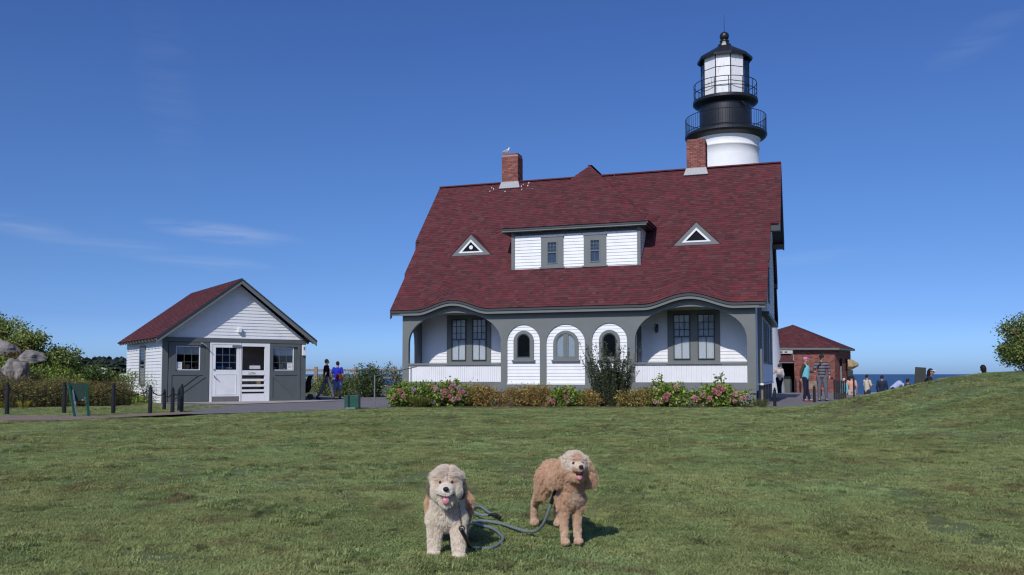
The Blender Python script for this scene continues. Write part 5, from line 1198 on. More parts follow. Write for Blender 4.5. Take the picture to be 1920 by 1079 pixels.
# ------------------------------------------------------------------ bodies grown from tapered limbs, one continuous surface each
def blob(name, prims, mat_, parent, voxel=0.012, smooth=3, cols=None):
    m_ = MB()
    def sph(c, r, rot=None, n=12, k=8):
        c = Vector(c); r = Vector(r) if hasattr(r, '__len__') else Vector((r, r, r)); b = len(m_.v); M = (rot.to_matrix() if rot else Matrix.Identity(3))
        m_.v.append(tuple(c + M @ Vector((0, 0, r.z))))
        for i in range(1, k):
            t = math.pi * i / k
            for j in range(n): a = 2 * math.pi * j / n; m_.v.append(tuple(c + M @ Vector((r.x * math.sin(t) * math.cos(a), r.y * math.sin(t) * math.sin(a), r.z * math.cos(t)))))
        m_.v.append(tuple(c + M @ Vector((0, 0, -r.z)))); e = len(m_.v) - 1
        for j in range(n): m_.f.append((b, b + 1 + j, b + 1 + (j + 1) % n)); m_.f.append((e, e - n + (j + 1) % n, e - n + j))
        for i in range(k - 2):
            for j in range(n): p = b + 1 + i * n; m_.f.append((p + j, p + n + j, p + n + (j + 1) % n, p + (j + 1) % n))
    for p in prims:
        if p[0] == 'e': sph(p[1], p[2], Euler(p[3]) if len(p) > 3 else None)
        else:
            _, a, ra, b, rb = p; sph(a, ra); sph(b, rb); a, b = Vector(a), Vector(b)
            if (b - a).length > 1e-4: m_.tube([a, a.lerp(b, .5), b], [ra, (ra + rb) / 2, rb], 12)
    me = bpy.data.meshes.new(name); me.from_pydata(m_.v, [], m_.f); o = bpy.data.objects.new(name, me); COL.objects.link(o)
    md = o.modifiers.new('r', 'REMESH'); md.mode = 'VOXEL'; md.voxel_size = voxel
    sm = o.modifiers.new('s', 'SMOOTH'); sm.iterations = smooth; sm.factor = .5
    dg = bpy.context.evaluated_depsgraph_get(); ev = bpy.data.meshes.new_from_object(o.evaluated_get(dg)); bpy.data.objects.remove(o); bpy.data.meshes.remove(me)
    ev.name = name; ev.materials.clear(); ev.materials.append(mat_); ev.polygons.foreach_set('use_smooth', [True] * len(ev.polygons))
    o = bpy.data.objects.new(name, ev); COL.objects.link(o)
    if parent: o.parent = parent
    return o
_pm = {}
def cloth(c, r=.85):
    if c not in _pm: _pm[c] = mat('cloth', c, r, .10, 14, .15, 60, spec=.2)
    return _pm[c]
SKIN = mat('skin', (.46, .24, .17), .55, .06, 10); SKIN2 = mat('tanned_skin', (.36, .18, .12), .55, .06, 10)
def person(loc, face, label, h=1.75, J=None, shirt=(.3, .3, .3), legs=(.05, .05, .06), shoes=(.02, .02, .02), hair=(.03, .02, .015), cap=None, visor=None, longs=True, shorts=False, skin=SKIN, girth=1.0, jacket=None, longhair=False, name='person', shirtmat=None):
    k = h / 1.75; o = empty('person', loc, face, label, 'person'); V3 = lambda t: tuple(c * k for c in t)
    j = dict(hip=(0, 0, .92), chest=(0, 0, 1.28), neck=(0, .0, 1.47), head=(0, -.02, 1.62), shL=(-.18, 0, 1.41), shR=(.18, 0, 1.41), elL=(-.24, .02, 1.13), elR=(.24, .02, 1.13), haL=(-.24, -.06, .88), haR=(.24, -.06, .88), hpL=(-.09, 0, .90), hpR=(.09, 0, .90), knL=(-.10, -.02, .50), knR=(.10, -.02, .50), anL=(-.10, .03, .09), anR=(.10, .03, .09), toL=(-.11, -.13, .03), toR=(.11, -.13, .03))
    j.update(J or {}); g = girth; P = {a: V3(b) for a, b in j.items()}; f = lambda x: x * k
    up = (Vector(P['neck']) - Vector(P['chest'])).normalized(); hd = Vector(P['head'])
    B = [('c', P['hip'], f(.115 * g), P['chest'], f(.125 * g)), ('c', P['chest'], f(.12 * g), P['neck'], f(.05)), ('c', P['neck'], f(.052), P['head'], f(.055)), ('e', P['head'], (f(.075), f(.09), f(.108))), ('c', tuple(hd + Vector((0, -f(.085), -f(.005)))), f(.012), tuple(hd + Vector((0, -f(.103), -f(.022)))), f(.014))]
    for s_ in 'LR':
        B += [('c', P['sh' + s_], f(.052), P['el' + s_], f(.040)), ('c', P['el' + s_], f(.038), P['ha' + s_], f(.026)), ('c', P['chest'], f(.06), P['sh' + s_], f(.055)), ('c', P['hp' + s_], f(.085 * g), P['kn' + s_], f(.055)), ('c', P['kn' + s_], f(.052), P['an' + s_], f(.036)), ('c', P['an' + s_], f(.036), P['to' + s_], f(.03)), ('e', tuple(hd + Vector(((-1 if s_ == 'L' else 1) * f(.076), 0, -f(.01)))), (f(.012), f(.018), f(.028)))]
        ha, el = Vector(P['ha' + s_]), Vector(P['el' + s_]); d = (ha - el).normalized(); sd = d.cross(Vector((0, 1, 0)) if abs(d.y) < .9 else Vector((1, 0, 0))).normalized(); pd = d.cross(sd)
        palm = ha + d * f(.055); B += [('c', tuple(ha), f(.024), tuple(palm), f(.030))]
        for q, (off, ln_) in enumerate(((-.030, .060), (-.010, .072), (.010, .068), (.028, .052))):
            a_ = palm + pd * f(off) + d * f(.012); m1 = a_ + d * f(ln_ * .55); B += [('c', tuple(a_), f(.010), tuple(m1), f(.0095)), ('c', tuple(m1), f(.0095), tuple(m1 + d * f(ln_ * .4) + sd * f(.018)), f(.0085))]
        t0 = ha + d * f(.025) - pd * f(.024); B += [('c', tuple(t0), f(.012), tuple(t0 + d * f(.035) - pd * f(.028)), f(.010))]
    blob('body', B, skin, o, f(.011), 1)
    # clothes
    S = [('c', P['hip'], f(.128 * g), P['chest'], f(.142 * g)), ('c', P['chest'], f(.135 * g), tuple(Vector(P['neck']) - up * f(.03)), f(.062))]
    for s_ in 'LR':
        e = P['el' + s_] if longs else tuple(Vector(P['sh' + s_]).lerp(Vector(P['el' + s_]), .75)); S += [('c', P['chest'], f(.085), P['sh' + s_], f(.068)), ('c', P['sh' + s_], f(.068), e, f(.056))]
        if longs: S += [('c', P['el' + s_], f(.054), tuple(Vector(P['el' + s_]).lerp(Vector(P['ha' + s_]), .9)), f(.038))]
    blob('shirt', S, shirtmat or cloth(shirt), o, f(.016), 2)
    T = [('e', P['hip'], (f(.15 * g), f(.125 * g), f(.10)))]
    for s_ in 'LR':
        kn = P['kn' + s_]; T += [('c', P['hip'], f(.11 * g), P['hp' + s_], f(.105 * g)), ('c', P['hp' + s_], f(.105 * g), kn, f(.085 if shorts else .070))]
        if not shorts: T += [('c', kn, f(.070), tuple(Vector(kn).lerp(Vector(P['an' + s_]), .93)), f(.055))]
    blob('shorts' if shorts else 'trousers', T, cloth(legs), o, f(.016), 2)
    for s_ in 'LR':
        blob('shoe', [('c', P['an' + s_], f(.047), tuple(Vector(P['an' + s_]) + Vector((0, 0, -f(.045)))), f(.045)), ('c', tuple(Vector(P['an' + s_]) + Vector((0, 0, -f(.045)))), f(.044), P['to' + s_], f(.038))], cloth(shoes), o, f(.014), 1)
    H = [('e', tuple(hd + Vector((0, f(.018), f(.022)))), (f(.086), f(.094), f(.105)))]
    if longhair: H += [('c', tuple(hd + Vector((0, f(.05), 0))), f(.08), tuple(hd + Vector((0, f(.07), -f(.20)))), f(.06))]
    hb = blob('hair', H, cloth(hair, .6), o, f(.012), 1)
    if not longhair or cap or True:      # keep the face clear of hair
        me = hb.data; bm2 = bmesh.new(); bm2.from_mesh(me); bmesh.ops.delete(bm2, geom=[v for v in bm2.verts if v.co.y < hd.y - f(.045) and v.co.z < hd.z + f(.055)], context='VERTS'); bm2.to_mesh(me); bm2.free()
    if cap: 
        c_ = blob('cap', [('e', tuple(hd + Vector((0, f(.01), f(.055)))), (f(.098), f(.108), f(.072)))], cloth(cap), o, f(.012), 1)
        blob('cap_peak', [('e', tuple(hd + Vector((0, -f(.125), f(.045)))), (f(.07), f(.075), f(.012)), (R(12), 0, 0))], cloth(cap), o, f(.010), 0)
    if visor: blob('sun_visor', [('e', tuple(hd + Vector((0, -f(.06), f(.045)))), (f(.105), f(.125), f(.016)), (R(8), 0, 0))], cloth(visor), o, f(.010), 0)
    e_ = MB()
    for sx in (-1, 1): e_.lathe([(0, -.008 * k), (.009 * k, 0), (0, .008 * k)], 8, hd.x + sx * f(.03), hd.y - f(.083))
    for i in range(len(e_.v)): e_.v[i] = (e_.v[i][0], e_.v[i][1], e_.v[i][2] + hd.z + f(.012))
    e_.build('eyes', cloth((.03, .02, .02)), o); MB().box(hd.x - f(.024), hd.x + f(.024), hd.y - f(.088), hd.y - f(.078), hd.z - f(.052), hd.z - f(.044)).build('mouth', cloth((.25, .07, .06)), o)
    return o
# walking pair left of the house, seen from behind / side
person((-7.98, 37.9, 0), R(118), 'young man in a black t-shirt and grey trousers striding past the shop', 1.76, dict(knL=(-.10, -.20, .52), anL=(-.10, -.30, .11), toL=(-.10, -.44, .05), knR=(.10, .10, .50), anR=(.10, .36, .13), toR=(.10, .24, .04), haL=(-.24, .16, .92), elL=(-.23, .08, 1.15), haR=(.22, -.18, .95)), shirt=(.012, .012, .016), legs=(.13, .14, .18), longs=False, hair=(.02, .014, .012), skin=SKIN2)
P_b = person((-7.70, 38.9, 0), R(172), 'heavier man in a royal blue shirt and pale blue shorts walking away', 1.68, dict(knL=(-.11, -.06, .48), anL=(-.11, -.02, .10), anR=(.11, .14, .10), toR=(.11, .02, .04), elR=(.27, .04, 1.12), elL=(-.27, .02, 1.12)), shirt=(.02, .035, .42), legs=(.19, .25, .52), shorts=True, longs=False, hair=(.03, .02, .02), girth=1.22)
o = MB().box(-.20, .0, -.03, .06, 0, .26).build('shoulder_bag', cloth((.18, .03, .03)), None, bevel=.02); o.location = (-7.50, 38.7, .86); setp(o, 'dark red shoulder bag carried by the man in the blue shirt', 'bag')
person((14.25, 47.0, 0), R(185), 'person in a cream hooded jacket and black trousers by the tower foot', 1.66, dict(elR=(.26, -.10, 1.22), haR=(.20, -.24, 1.34), anL=(-.06, .03, .09), anR=(.06, .03, .09), toL=(-.07, -.12, .03), toR=(.07, -.12, .03), knL=(-.07, -.02, .5), knR=(.07, -.02, .5)), shirt=(.52, .47, .42), legs=(.012, .012, .014), shoes=(.5, .5, .5), hair=(.05, .05, .055), girth=1.15)
PK = person((11.75, 35.3, .0), R(55), 'woman in a pink cap and turquoise vest standing with her companion', 1.80, dict(anR=(.10, -.12, .09), toR=(.10, -.28, .03), elL=(-.24, .10, 1.15), haL=(-.24, .10, .90), elR=(.24, -.05, 1.16), haR=(.16, -.30, 1.16)), shirt=(.07, .045, .04), legs=(.014, .018, .040), shoes=(.14, .05, .06), hair=(.30, .22, .16), cap=(.62, .20, .40), girth=.92)
o = blob('vest', [('c', (0, 0, .98), .155, (0, -.01, 1.32), .168), ('c', (0, 0, 1.32), .16, (0, 0, 1.44), .085)], cloth((.16, .50, .56)), PK, .016, 2)
ST = mat('striped_knit', (.045, .04, .05), .9, .1, 10); _t = ST.node_tree; _w = _t.nodes.new('ShaderNodeTexWave'); _w.bands_direction = 'Z'; _w.inputs['Scale'].default_value = 2.6; _w.inputs['Distortion'].default_value = .4; _c = _t.nodes.new('ShaderNodeValToRGB'); _c.color_ramp.elements[0].position = .80; _c.color_ramp.elements[0].color = (.045, .04, .05, 1); _c.color_ramp.elements[1].position = .9; _c.color_ramp.elements[1].color = (.30, .30, .36, 1)
_tc = _t.nodes.new('ShaderNodeTexCoord'); _t.links.new(_tc.outputs['Object'], _w.inputs['Vector']); _t.links.new(_w.outputs['Fac'], _c.inputs['Fac']); _t.links.new(_c.outputs['Color'], _t.nodes['Principled BSDF'].inputs['Base Color'])
person((12.55, 35.7, .0), R(-20), 'man in a striped sweater and dark green cap raising a hand to his face', 1.90, dict(elL=(-.26, -.16, 1.20), haL=(-.02, -.20, 1.50), elR=(.26, .05, 1.14), haR=(.27, -.08, .92), knR=(.13, -.04, .5), anR=(.15, .0, .09), toR=(.18, -.16, .03)), legs=(.12, .12, .15), shoes=(.02, .025, .035), hair=(.35, .33, .32), cap=(.012, .035, .028), girth=1.12, shirtmat=ST)
o = MB().box(-.05, .05, -.012, .012, -.04, .04).build('dark_pouch', BLACK, None, bevel=.01); o.location = (12.92, 35.62, .93); setp(o, 'small dark pouch held in the striped sweater man\'s lowered hand', 'pouch')
zz = lambda x, y: tz(x, y)
person((17.25, 45.8, -.72), R(-70), 'grey haired woman in a turquoise jacket beside the brick building', 1.62, shirt=(.17, .46, .52), legs=(.03, .035, .06), hair=(.55, .50, .46), girth=1.1)
person((17.95, 46.6, -.72), R(160), 'man in a peach shirt, pale shorts and navy cap facing the sea', 1.78, shirt=(.62, .34, .26), legs=(.45, .43, .42), shorts=True, longs=False, cap=(.02, .025, .08), girth=1.1)
person((18.20, 45.2, -.68), R(110), 'man in a cream t-shirt with folded arms looking at the sea', 1.78, dict(elL=(-.25, -.04, 1.15), elR=(.25, -.04, 1.15), haL=(.10, -.20, 1.17), haR=(-.10, -.20, 1.20)), shirt=(.52, .47, .38), legs=(.03, .035, .06), longs=False, hair=(.03, .02, .02))
person((19.05, 45.4, -.70), R(150), 'person in a dark navy jacket standing before the sea', 1.76, shirt=(.02, .028, .055), legs=(.03, .03, .05), hair=(.03, .02, .02), girth=1.15)
person((18.65, 43.0, -.45), R(80), 'person in a pale blue shirt bending forward on the slope', 1.70, dict(hip=(0, .10, .86), chest=(0, -.22, 1.12), neck=(0, -.40, 1.06), head=(0, -.50, .98), shL=(-.18, -.36, 1.08), shR=(.18, -.36, 1.08), elL=(-.2, -.42, .80), elR=(.2, -.42, .80), haL=(-.15, -.48, .58), haR=(.15, -.48, .58), hpL=(-.09, .10, .84), hpR=(.09, .10, .84)), shirt=(.36, .42, .62), legs=(.02, .02, .025), hair=(.03, .02, .02), girth=1.15)
person((18.85, 42.0, -.86), R(100), 'dark haired man whose head shows above the hill edge beside the board', 1.76, shirt=(.02, .022, .035), legs=(.03, .03, .04), hair=(.02, .015, .012), skin=SKIN2)
sit = dict(hip=(0, .1, .12), chest=(0, .02, .48), neck=(0, -.02, .66), head=(0, -.06, .80), shL=(-.17, 0, .60), shR=(.17, 0, .60), elL=(-.22, -.10, .36), elR=(.22, -.10, .36), haL=(-.12, -.32, .42), haR=(.12, -.32, .42), hpL=(-.09, .08, .11), hpR=(.09, .08, .11), knL=(-.12, -.38, .42), knR=(.12, -.38, .42), anL=(-.12, -.48, .09), anR=(.12, -.48, .09), toL=(-.12, -.62, .04), toR=(.12, -.62, .04))
person((14.2, 30.0, max(tz(14.2, 30), .36)), R(60), 'dark haired woman in a white sun visor sitting behind the crest', 1.78, sit, shirt=(.02, .02, .028), legs=(.3, .3, .34), hair=(.012, .01, .012), visor=(.75, .75, .8), longhair=True, longs=False)
person((15.0, 28.0, 1.40 - .92 * 1.75 / 1.75), R(190), 'person with dark wavy hair, only the head showing over the crest', 1.75, sit, shirt=(.10, .10, .12), legs=(.03, .03, .05), hair=(.012, .009, .010), longhair=True)
# stroller by the shop corner
SRL = empty('stroller', (-8.75, 37.6, 0), R(15), 'black stroller half hidden behind the right corner of the shop', 'stroller')
blob('seat_hood', [('c', (0, 0, .45), .14, (.12, 0, .95), .10), ('c', (.12, 0, .95), .08, (.22, 0, 1.02), .04), ('e', (-.02, 0, .55), (.22, .2, .2))], cloth((.012, .012, .014)), SRL, .015, 2)
for x, y in ((-.2, -.2), (-.2, .2), (.15, -.2), (.15, .2)):
    wl = MB(); wl.lathe([(.0, -.02), (.12, -.02), (.13, 0), (.12, .02), (0, .02)], 16); q = wl.build('wheel', BLACK, SRL); q.matrix_local = Matrix.Translation((x, y, .13)) @ Matrix.Rotation(R(90), 4, 'X')
for y in (-.18, .18): MB().tube([(-.2, y, .15), (.05, y, .45), (.22, y, 1.0)], .015, 6).build('frame_tube', BLACK, SRL)

# seagull on the left chimney
GW = mat('gull_white', (.72, .72, .72), .7, .05, 20); GGY = mat('gull_grey', (.30, .31, .33), .7, .08, 20)
HM = HOUSE.matrix_basis if False else Matrix.Translation((8.718, 31.448, 0)) @ Matrix.Rotation(R(-18.75), 4, 'Z')
gp = HM @ Vector((-11.27, 5.25, 11.19))
SGL = empty('seagull', gp, R(-18.75 + 0), 'white and grey seagull perched on the left chimney', 'bird')
blob('body', [('e', (0, 0, .155), (.15, .075, .075), (0, R(-22), 0)), ('c', (.09, 0, .19), .05, (.13, 0, .265), .04), ('e', (.14, 0, .285), (.045, .038, .038)), ('c', (-.1, 0, .125), .035, (-.19, 0, .09), .015)], GW, SGL, .007, 2)
for s_ in (-1, 1): blob('wing', [('e', (-.04, s_ * .062, .155), (.15, .018, .05), (0, R(-18), 0)), ('c', (-.14, s_ * .05, .12), .018, (-.27, s_ * .02, .09), .006)], GGY, SGL, .006, 1)
MB().tube([(.175, 0, .283), (.225, 0, .272)], [.010, .003], 6).build('beak', mat('beak_yellow', (.55, .35, .04)), SGL)
for s_ in (-1, 1): MB().tube([(0, s_ * .025, .09), (.0, s_ * .025, .0)], .006, 5).build('leg', mat('gull_leg', (.4, .25, .2)), SGL)

# ------------------------------------------------------------------ dogs
def dog_fur_mat():
    m = bpy.data.materials.new('dog_fur'); m.use_nodes = True; t = m.node_tree; p = t.nodes['Principled BSDF']; a = t.nodes.new('ShaderNodeAttribute'); a.attribute_name = 'col'; t.links.new(a.outputs['Color'], p.inputs['Base Color'])
    p.inputs['Roughness'].default_value = .75; p.inputs['Specular IOR Level'].default_value = .2; return m
FURM = dog_fur_mat()
def coat_skin(o, colf):
    me = o.data; nl = len(me.loops); co = np.empty(len(me.vertices) * 3, np.float32); me.vertices.foreach_get('co', co); co = co.reshape(-1, 3); nrm_ = np.empty(len(me.vertices) * 3, np.float32); me.vertices.foreach_get('normal', nrm_); c = colf(co, nrm_.reshape(-1, 3))
    at = me.color_attributes.new('col', 'FLOAT_COLOR', 'POINT'); at.data.foreach_set('color', np.hstack([c * .8, np.ones((len(c), 1))]).astype(np.float32).ravel())
def fur(o, n, lenf, colf, combf, mask=None, curl=0.0, npt=6, rad=.0011, seed=1, name='fur', cf=6.0, lk_=.55, headlk=1.0):
    r_ = np.random.default_rng(seed); me = o.data; me.calc_loop_triangles(); nt_ = len(me.loop_triangles); tri = np.empty(nt_ * 3, np.int32); me.loop_triangles.foreach_get('vertices', tri); tri = tri.reshape(-1, 3)
    co = np.empty(len(me.vertices) * 3, np.float32); me.vertices.foreach_get('co', co); co = co.reshape(-1, 3); A, B, C = co[tri[:, 0]], co[tri[:, 1]], co[tri[:, 2]]; cr_ = np.cross(B - A, C - A); ar = np.linalg.norm(cr_, axis=1); nr = cr_ / (ar[:, None] + 1e-12)
    pk = r_.choice(nt_, n, p=ar / ar.sum()); u = r_.random((n, 2)); sw_ = u.sum(1) > 1; u[sw_] = 1 - u[sw_]; P = A[pk] + (B[pk] - A[pk]) * u[:, :1] + (C[pk] - A[pk]) * u[:, 1:]; Nn = nr[pk]
    if mask is not None: k = mask(P, Nn); P, Nn = P[k], Nn[k]
    n = len(P); Ln = lenf(P, Nn) * r_.uniform(.6, 1.2, n); cb_ = combf(P, Nn)
    cell = np.round(P / .018).astype(int); hsh = (cell[:, 0] * 73856093 ^ cell[:, 1] * 19349663 ^ cell[:, 2] * 83492791) % 9973; lr = np.random.default_rng(5).normal(size=(9973, 3)); lock = lr[hsh] * lk_; hm_ = (P[:, 1] < 0) & (P[:, 2] > .37); lock[hm_] *= headlk
    t1 = np.cross(Nn, r_.normal(size=(n, 3))); t1 /= np.linalg.norm(t1, axis=1, keepdims=True) + 1e-9; t2 = np.cross(Nn, t1); ph_ = (hsh / 9973 * 6.28 + r_.normal(0, .5, n))
    pts = np.zeros((n, npt, 3), np.float32); p = P - Nn * .002; d = Nn.copy(); step = Ln / (npt - 1)
    for i in range(npt):
        f = i / (npt - 1); off = curl * f * (np.cos(ph_ + cf * f)[:, None] * t1 + np.sin(ph_ + cf * f)[:, None] * t2); pts[:, i] = p + off
        d = d * (1 - .45 * f) + (cb_ + lock) * (.55 * f + .08); d /= np.linalg.norm(d, axis=1, keepdims=True) + 1e-9; p = p + d * step[:, None]
    cu = bpy.data.hair_curves.new(name); cu.add_curves([npt] * n); cu.attributes['position'].data.foreach_set('vector', pts.ravel())
    ra = cu.attributes.get('radius') or cu.attributes.new('radius', 'FLOAT', 'POINT'); ra.data.foreach_set('value', np.tile(np.linspace(rad, rad * .35, npt), n).astype(np.float32))
    c = colf(P, Nn) * (1 + r_.normal(0, .10, (n, 1))) * (1 + lr[hsh][:, :1] * .07); at = cu.attributes.new('col', 'FLOAT_COLOR', 'CURVE'); at.data.foreach_set('color', np.hstack([np.clip(c, .01, .9), np.ones((n, 1))]).astype(np.float32).ravel())
    cu.materials.append(FURM); h = bpy.data.objects.new(name, cu); COL.objects.link(h); h.parent = o; h['kind'] = 'stuff'; return h
EYE = mat('dog_eye', (.012, .008, .006), .12, .05, 5); NOSE = mat('dog_nose', (.012, .011, .012), .35, .2, 60, .4, 200); TONG = mat('tongue', (.60, .22, .27), .45, .08, 30, sss=0); MOUTH = mat('mouth_dark', (.05, .014, .014), .6)
COLLAR = mat('collar', (.02, .02, .022), .6); CHAIN = mat('chain_steel', (.10, .10, .11), .35, .2, 20, metal=.8)
lerp = lambda a, b, t: np.array(a) * (1 - t[:, None]) + np.array(b) * t[:, None]
def face_parts(o, nose, ns, eyes, er, mouth, tongue, tang=0):
    for e in eyes: blob('eye', [('e', e, er)], EYE, o, er / 3.2, 1)
    blob('nose', [('e', nose, (ns, ns * .75, ns * .78)), ('e', (nose[0], nose[1] + .004, nose[2] - ns * .5), (ns * .45, ns * .5, ns * .5))], NOSE, o, .003, 1)
    blob('mouth', [('e', mouth[0], mouth[1])], MOUTH, o, .004, 1)
    blob('tongue', [('e', tongue[0], tongue[1], (R(tang), 0, 0)), ('c', (tongue[0][0], tongue[0][1] + .035, tongue[0][2] + .012), tongue[1][0] * .6, tongue[0], tongue[1][0] * .55)], TONG, o, .0035, 1)
def near(P, c, r): return np.linalg.norm((P - np.array(c)) / np.array(r), axis=1) < 1
# --- cream and tan fluffy dog, left
D1 = empty('fluffy_dog', (-.395, 5.40, 0.0), R(2), 'fluffy cream and tan dog standing at left with its tongue out', 'dog')
bd = [('e', (0, .02, .265), (.090, .10, .125)), ('e', (0, .22, .275), (.098, .26, .105)), ('e', (0, .42, .27), (.096, .11, .108)), ('c', (0, .0, .32), .09, (0, -.05, .42), .082),
      ('e', (0, -.085, .455), (.080, .088, .082)), ('e', (0, -.065, .495), (.062, .068, .044)), ('c', (0, -.13, .428), .052, (0, -.198, .415), .036), ('e', (-.042, -.112, .408), (.042, .052, .050)), ('e', (.042, -.112, .408), (.042, .052, .050)), ('c', (0, -.11, .375), .046, (0, -.172, .352), .026),
      ('c', (-.070, -.05, .480), .022, (-.090, -.035, .395), .024), ('c', (.070, -.05, .480), .022, (.092, -.035, .390), .024),
      ('c', (-.068, .0, .23), .050, (-.076, -.005, .05), .034), ('e', (-.078, -.030, .026), (.038, .052, .026)), ('c', (.066, -.01, .23), .050, (.074, -.08, .05), .034), ('e', (.076, -.108, .026), (.038, .052, .026)),
      ('c', (-.075, .43, .25), .075, (-.085, .37, .155), .05), ('c', (-.085, .37, .155), .045, (-.085, .46, .085), .03), ('c', (-.085, .46, .085), .03, (-.085, .44, .03), .032), ('e', (-.085, .41, .026), (.035, .05, .026)),
      ('c', (.075, .43, .25), .075, (.085, .37, .155), .05), ('c', (.085, .37, .155), .045, (.085, .46, .085), .03), ('c', (.085, .46, .085), .03, (.085, .44, .03), .032), ('e', (.085, .41, .026), (.035, .05, .026)), ('c', (0, .50, .36), .03, (0, .58, .44), .035)]
d1 = blob('body', bd, FURM, D1, .007, 3)
E1 = [(-.034, -.163, .462), (.034, -.163, .462)]; N1_ = (.002, -.236, .432); M1 = (0, -.186, .392); T1_ = (.0, -.205, .362)
def c1(P, Nn):
    x, y, z = P.T; side = np.clip((np.abs(x) - .055) / .04, 0, 1) * np.clip((y + .0) / .06, 0, 1) * np.clip((z - .10) / .1, 0, 1); c = lerp((.93, .79, .66), (.72, .48, .31), np.clip(side + np.clip((y - .1) / .1, 0, 1) * .8, 0, 1))
    hz = np.clip((z - .44) / .06, 0, 1) * (y < .0); c = c * (1 - hz[:, None] * .16)
    ey = np.minimum(np.linalg.norm((P - np.array(E1[0])) * [1, .6, 1.4], axis=1), np.linalg.norm((P - np.array(E1[1])) * [1, .6, 1.4], axis=1)); t = np.clip(.95 - ey / .040, 0, .8); c = lerp(c, (.36, .22, .14), t * .75) if False else c * (1 - t[:, None]) + np.array((.66, .45, .30)) * t[:, None]
    ear = ((np.abs(x) > .093) & (z < .47) & (z > .36) & (y < .03) & (y > -.1)).astype(float); c = c * (1 - ear[:, None] * .75)
    mz = near(P, (0, -.20, .42), (.05, .06, .045)); c[mz] = np.array((.95, .84, .73)); lip = near(P, (0, -.175, .393), (.052, .045, .010)); c[lip] *= .25; return c
coat_skin(d1, c1)
m1 = lambda P, Nn: ~(near(P, E1[0], (.013, .03, .010)) | near(P, E1[1], (.013, .03, .010)) | near(P, N1_, (.026, .03, .022)) | near(P, (0, -.185, .388), (.042, .045, .013)) | near(P, (0, -.2, .36), (.027, .035, .030)))
def l1(P, Nn):
    x, y, z = P.T; L_ = np.where(y > .0, .028, .024); L_ = np.where((z < .2), .015, L_); L_ = np.where(z < .045, .010, L_); L_ = np.where((y < -.12) & (z > .37), .016, L_); L_ = np.where((y < -.17) & (z > .37), .013, L_); L_ = np.where((z > .49) & (y < -.02), .031, L_); return L_
def k1(P, Nn):
    x, y, z = P.T; g = np.stack([0 * x, 0 * x, -np.ones_like(x) * .75], 1); top = (z > .47) & (y < 0); g[top] = np.stack([np.sign(x[top] - .012) * .9, .15 + 0 * x[top], -.35 + 0 * x[top]], 1); f = (y < -.12) & (z > .36) & (z < .47); g[f] = np.stack([np.sign(x[f]) * .8, .2 + 0 * x[f], -.5 + 0 * x[f]], 1); return g
fur(d1, 80000, l1, c1, k1, m1, curl=.0014, seed=3, rad=.0008, lk_=.24, headlk=.35)
face_parts(d1, N1_, .0185, E1, .0095, (M1, (.036, .026, .013)), (T1_, (.023, .010, .023)), -8)
cl1 = MB(); cl1.lathe([(.098, .345), (.102, .35), (.102, .366), (.098, .371)], 28, 0, -.02); q = cl1.build('collar', COLLAR, D1)
ch = MB()
for k in range(9):
    c = Vector((.075 + .002 * k, -.165, .335 - .0145 * k)); ax = (1, 0, 0) if k % 2 else (0, 1, 0); pts = [c + (Vector((math.cos(t) * .006, 0, math.sin(t) * .011)) if k % 2 else Vector((0, math.cos(t) * .006, math.sin(t) * .011))) for t in np.linspace(0, 2 * math.pi, 9)]; ch.tube(pts, .0026, 5, cap=False)
ch.build('collar_chain', CHAIN, D1, kind='stuff')
rg_ = MB(); rg_.tube([Vector((.094 + math.cos(t) * .016, -.168, .193 + math.sin(t) * .014)) for t in np.linspace(0, 2 * math.pi, 15)], .0042, 6, cap=False); rg_.build('chain_ring', CHAIN, D1)
# --- apricot curly dog, right
D2 = empty('curly_dog', (.385, 5.79, 0.0), R(11), 'curly apricot dog standing at right looking up with pink tongue', 'dog')
bd = [('e', (0, .02, .325), (.082, .10, .108)), ('e', (0, .25, .370), (.080, .27, .084)), ('e', (0, .50, .39), (.092, .11, .098)), ('c', (0, -.01, .37), .076, (0, -.07, .47), .066),
      ('e', (0, -.10, .515), (.072, .080, .075)), ('e', (0, -.085, .558), (.058, .060, .036)), ('c', (0, -.15, .512), .042, (0, -.212, .512), .031), ('c', (0, -.13, .468), .038, (0, -.185, .452), .022), ('e', (0, -.12, .455), (.055, .05, .035)),
      ('c', (-.066, -.075, .535), .026, (-.104, -.055, .44), .034), ('e', (-.112, -.052, .425), (.040, .028, .050)), ('c', (.066, -.075, .535), .026, (.104, -.055, .44), .034), ('e', (.114, -.052, .415), (.038, .026, .052)),
      ('c', (-.048, .01, .29), .046, (-.050, -.01, .15), .023), ('c', (-.050, -.01, .15), .022, (-.050, -.02, .045), .020), ('e', (-.050, -.045, .022), (.026, .040, .022)),
      ('c', (.048, .01, .29), .046, (.042, -.0, .15), .023), ('c', (.042, -.0, .15), .022, (.040, -.01, .045), .020), ('e', (.040, -.035, .022), (.026, .040, .022)),
      ('c', (-.050, .50, .37), .072, (-.075, .53, .25), .042), ('c', (-.075, .53, .25), .038, (-.085, .71, .165), .023), ('c', (-.085, .71, .165), .022, (-.085, .74, .035), .019), ('e', (-.085, .715, .024), (.030, .042, .024)),
      ('c', (.050, .48, .37), .072, (.07, .49, .25), .042), ('c', (.07, .49, .25), .038, (.075, .65, .165), .023), ('c', (.075, .65, .165), .022, (.075, .68, .035), .019), ('e', (.075, .655, .024), (.030, .042, .024)), ('c', (0, .60, .42), .028, (.02, .68, .43), .028)]
d2 = blob('body', bd, FURM, D2, .007, 3)
E2 = [(-.030, -.176, .536), (.030, -.176, .536)]; N2_ = (.0, -.245, .520); M2 = (0, -.205, .478); T2_ = (.0, -.215, .452)
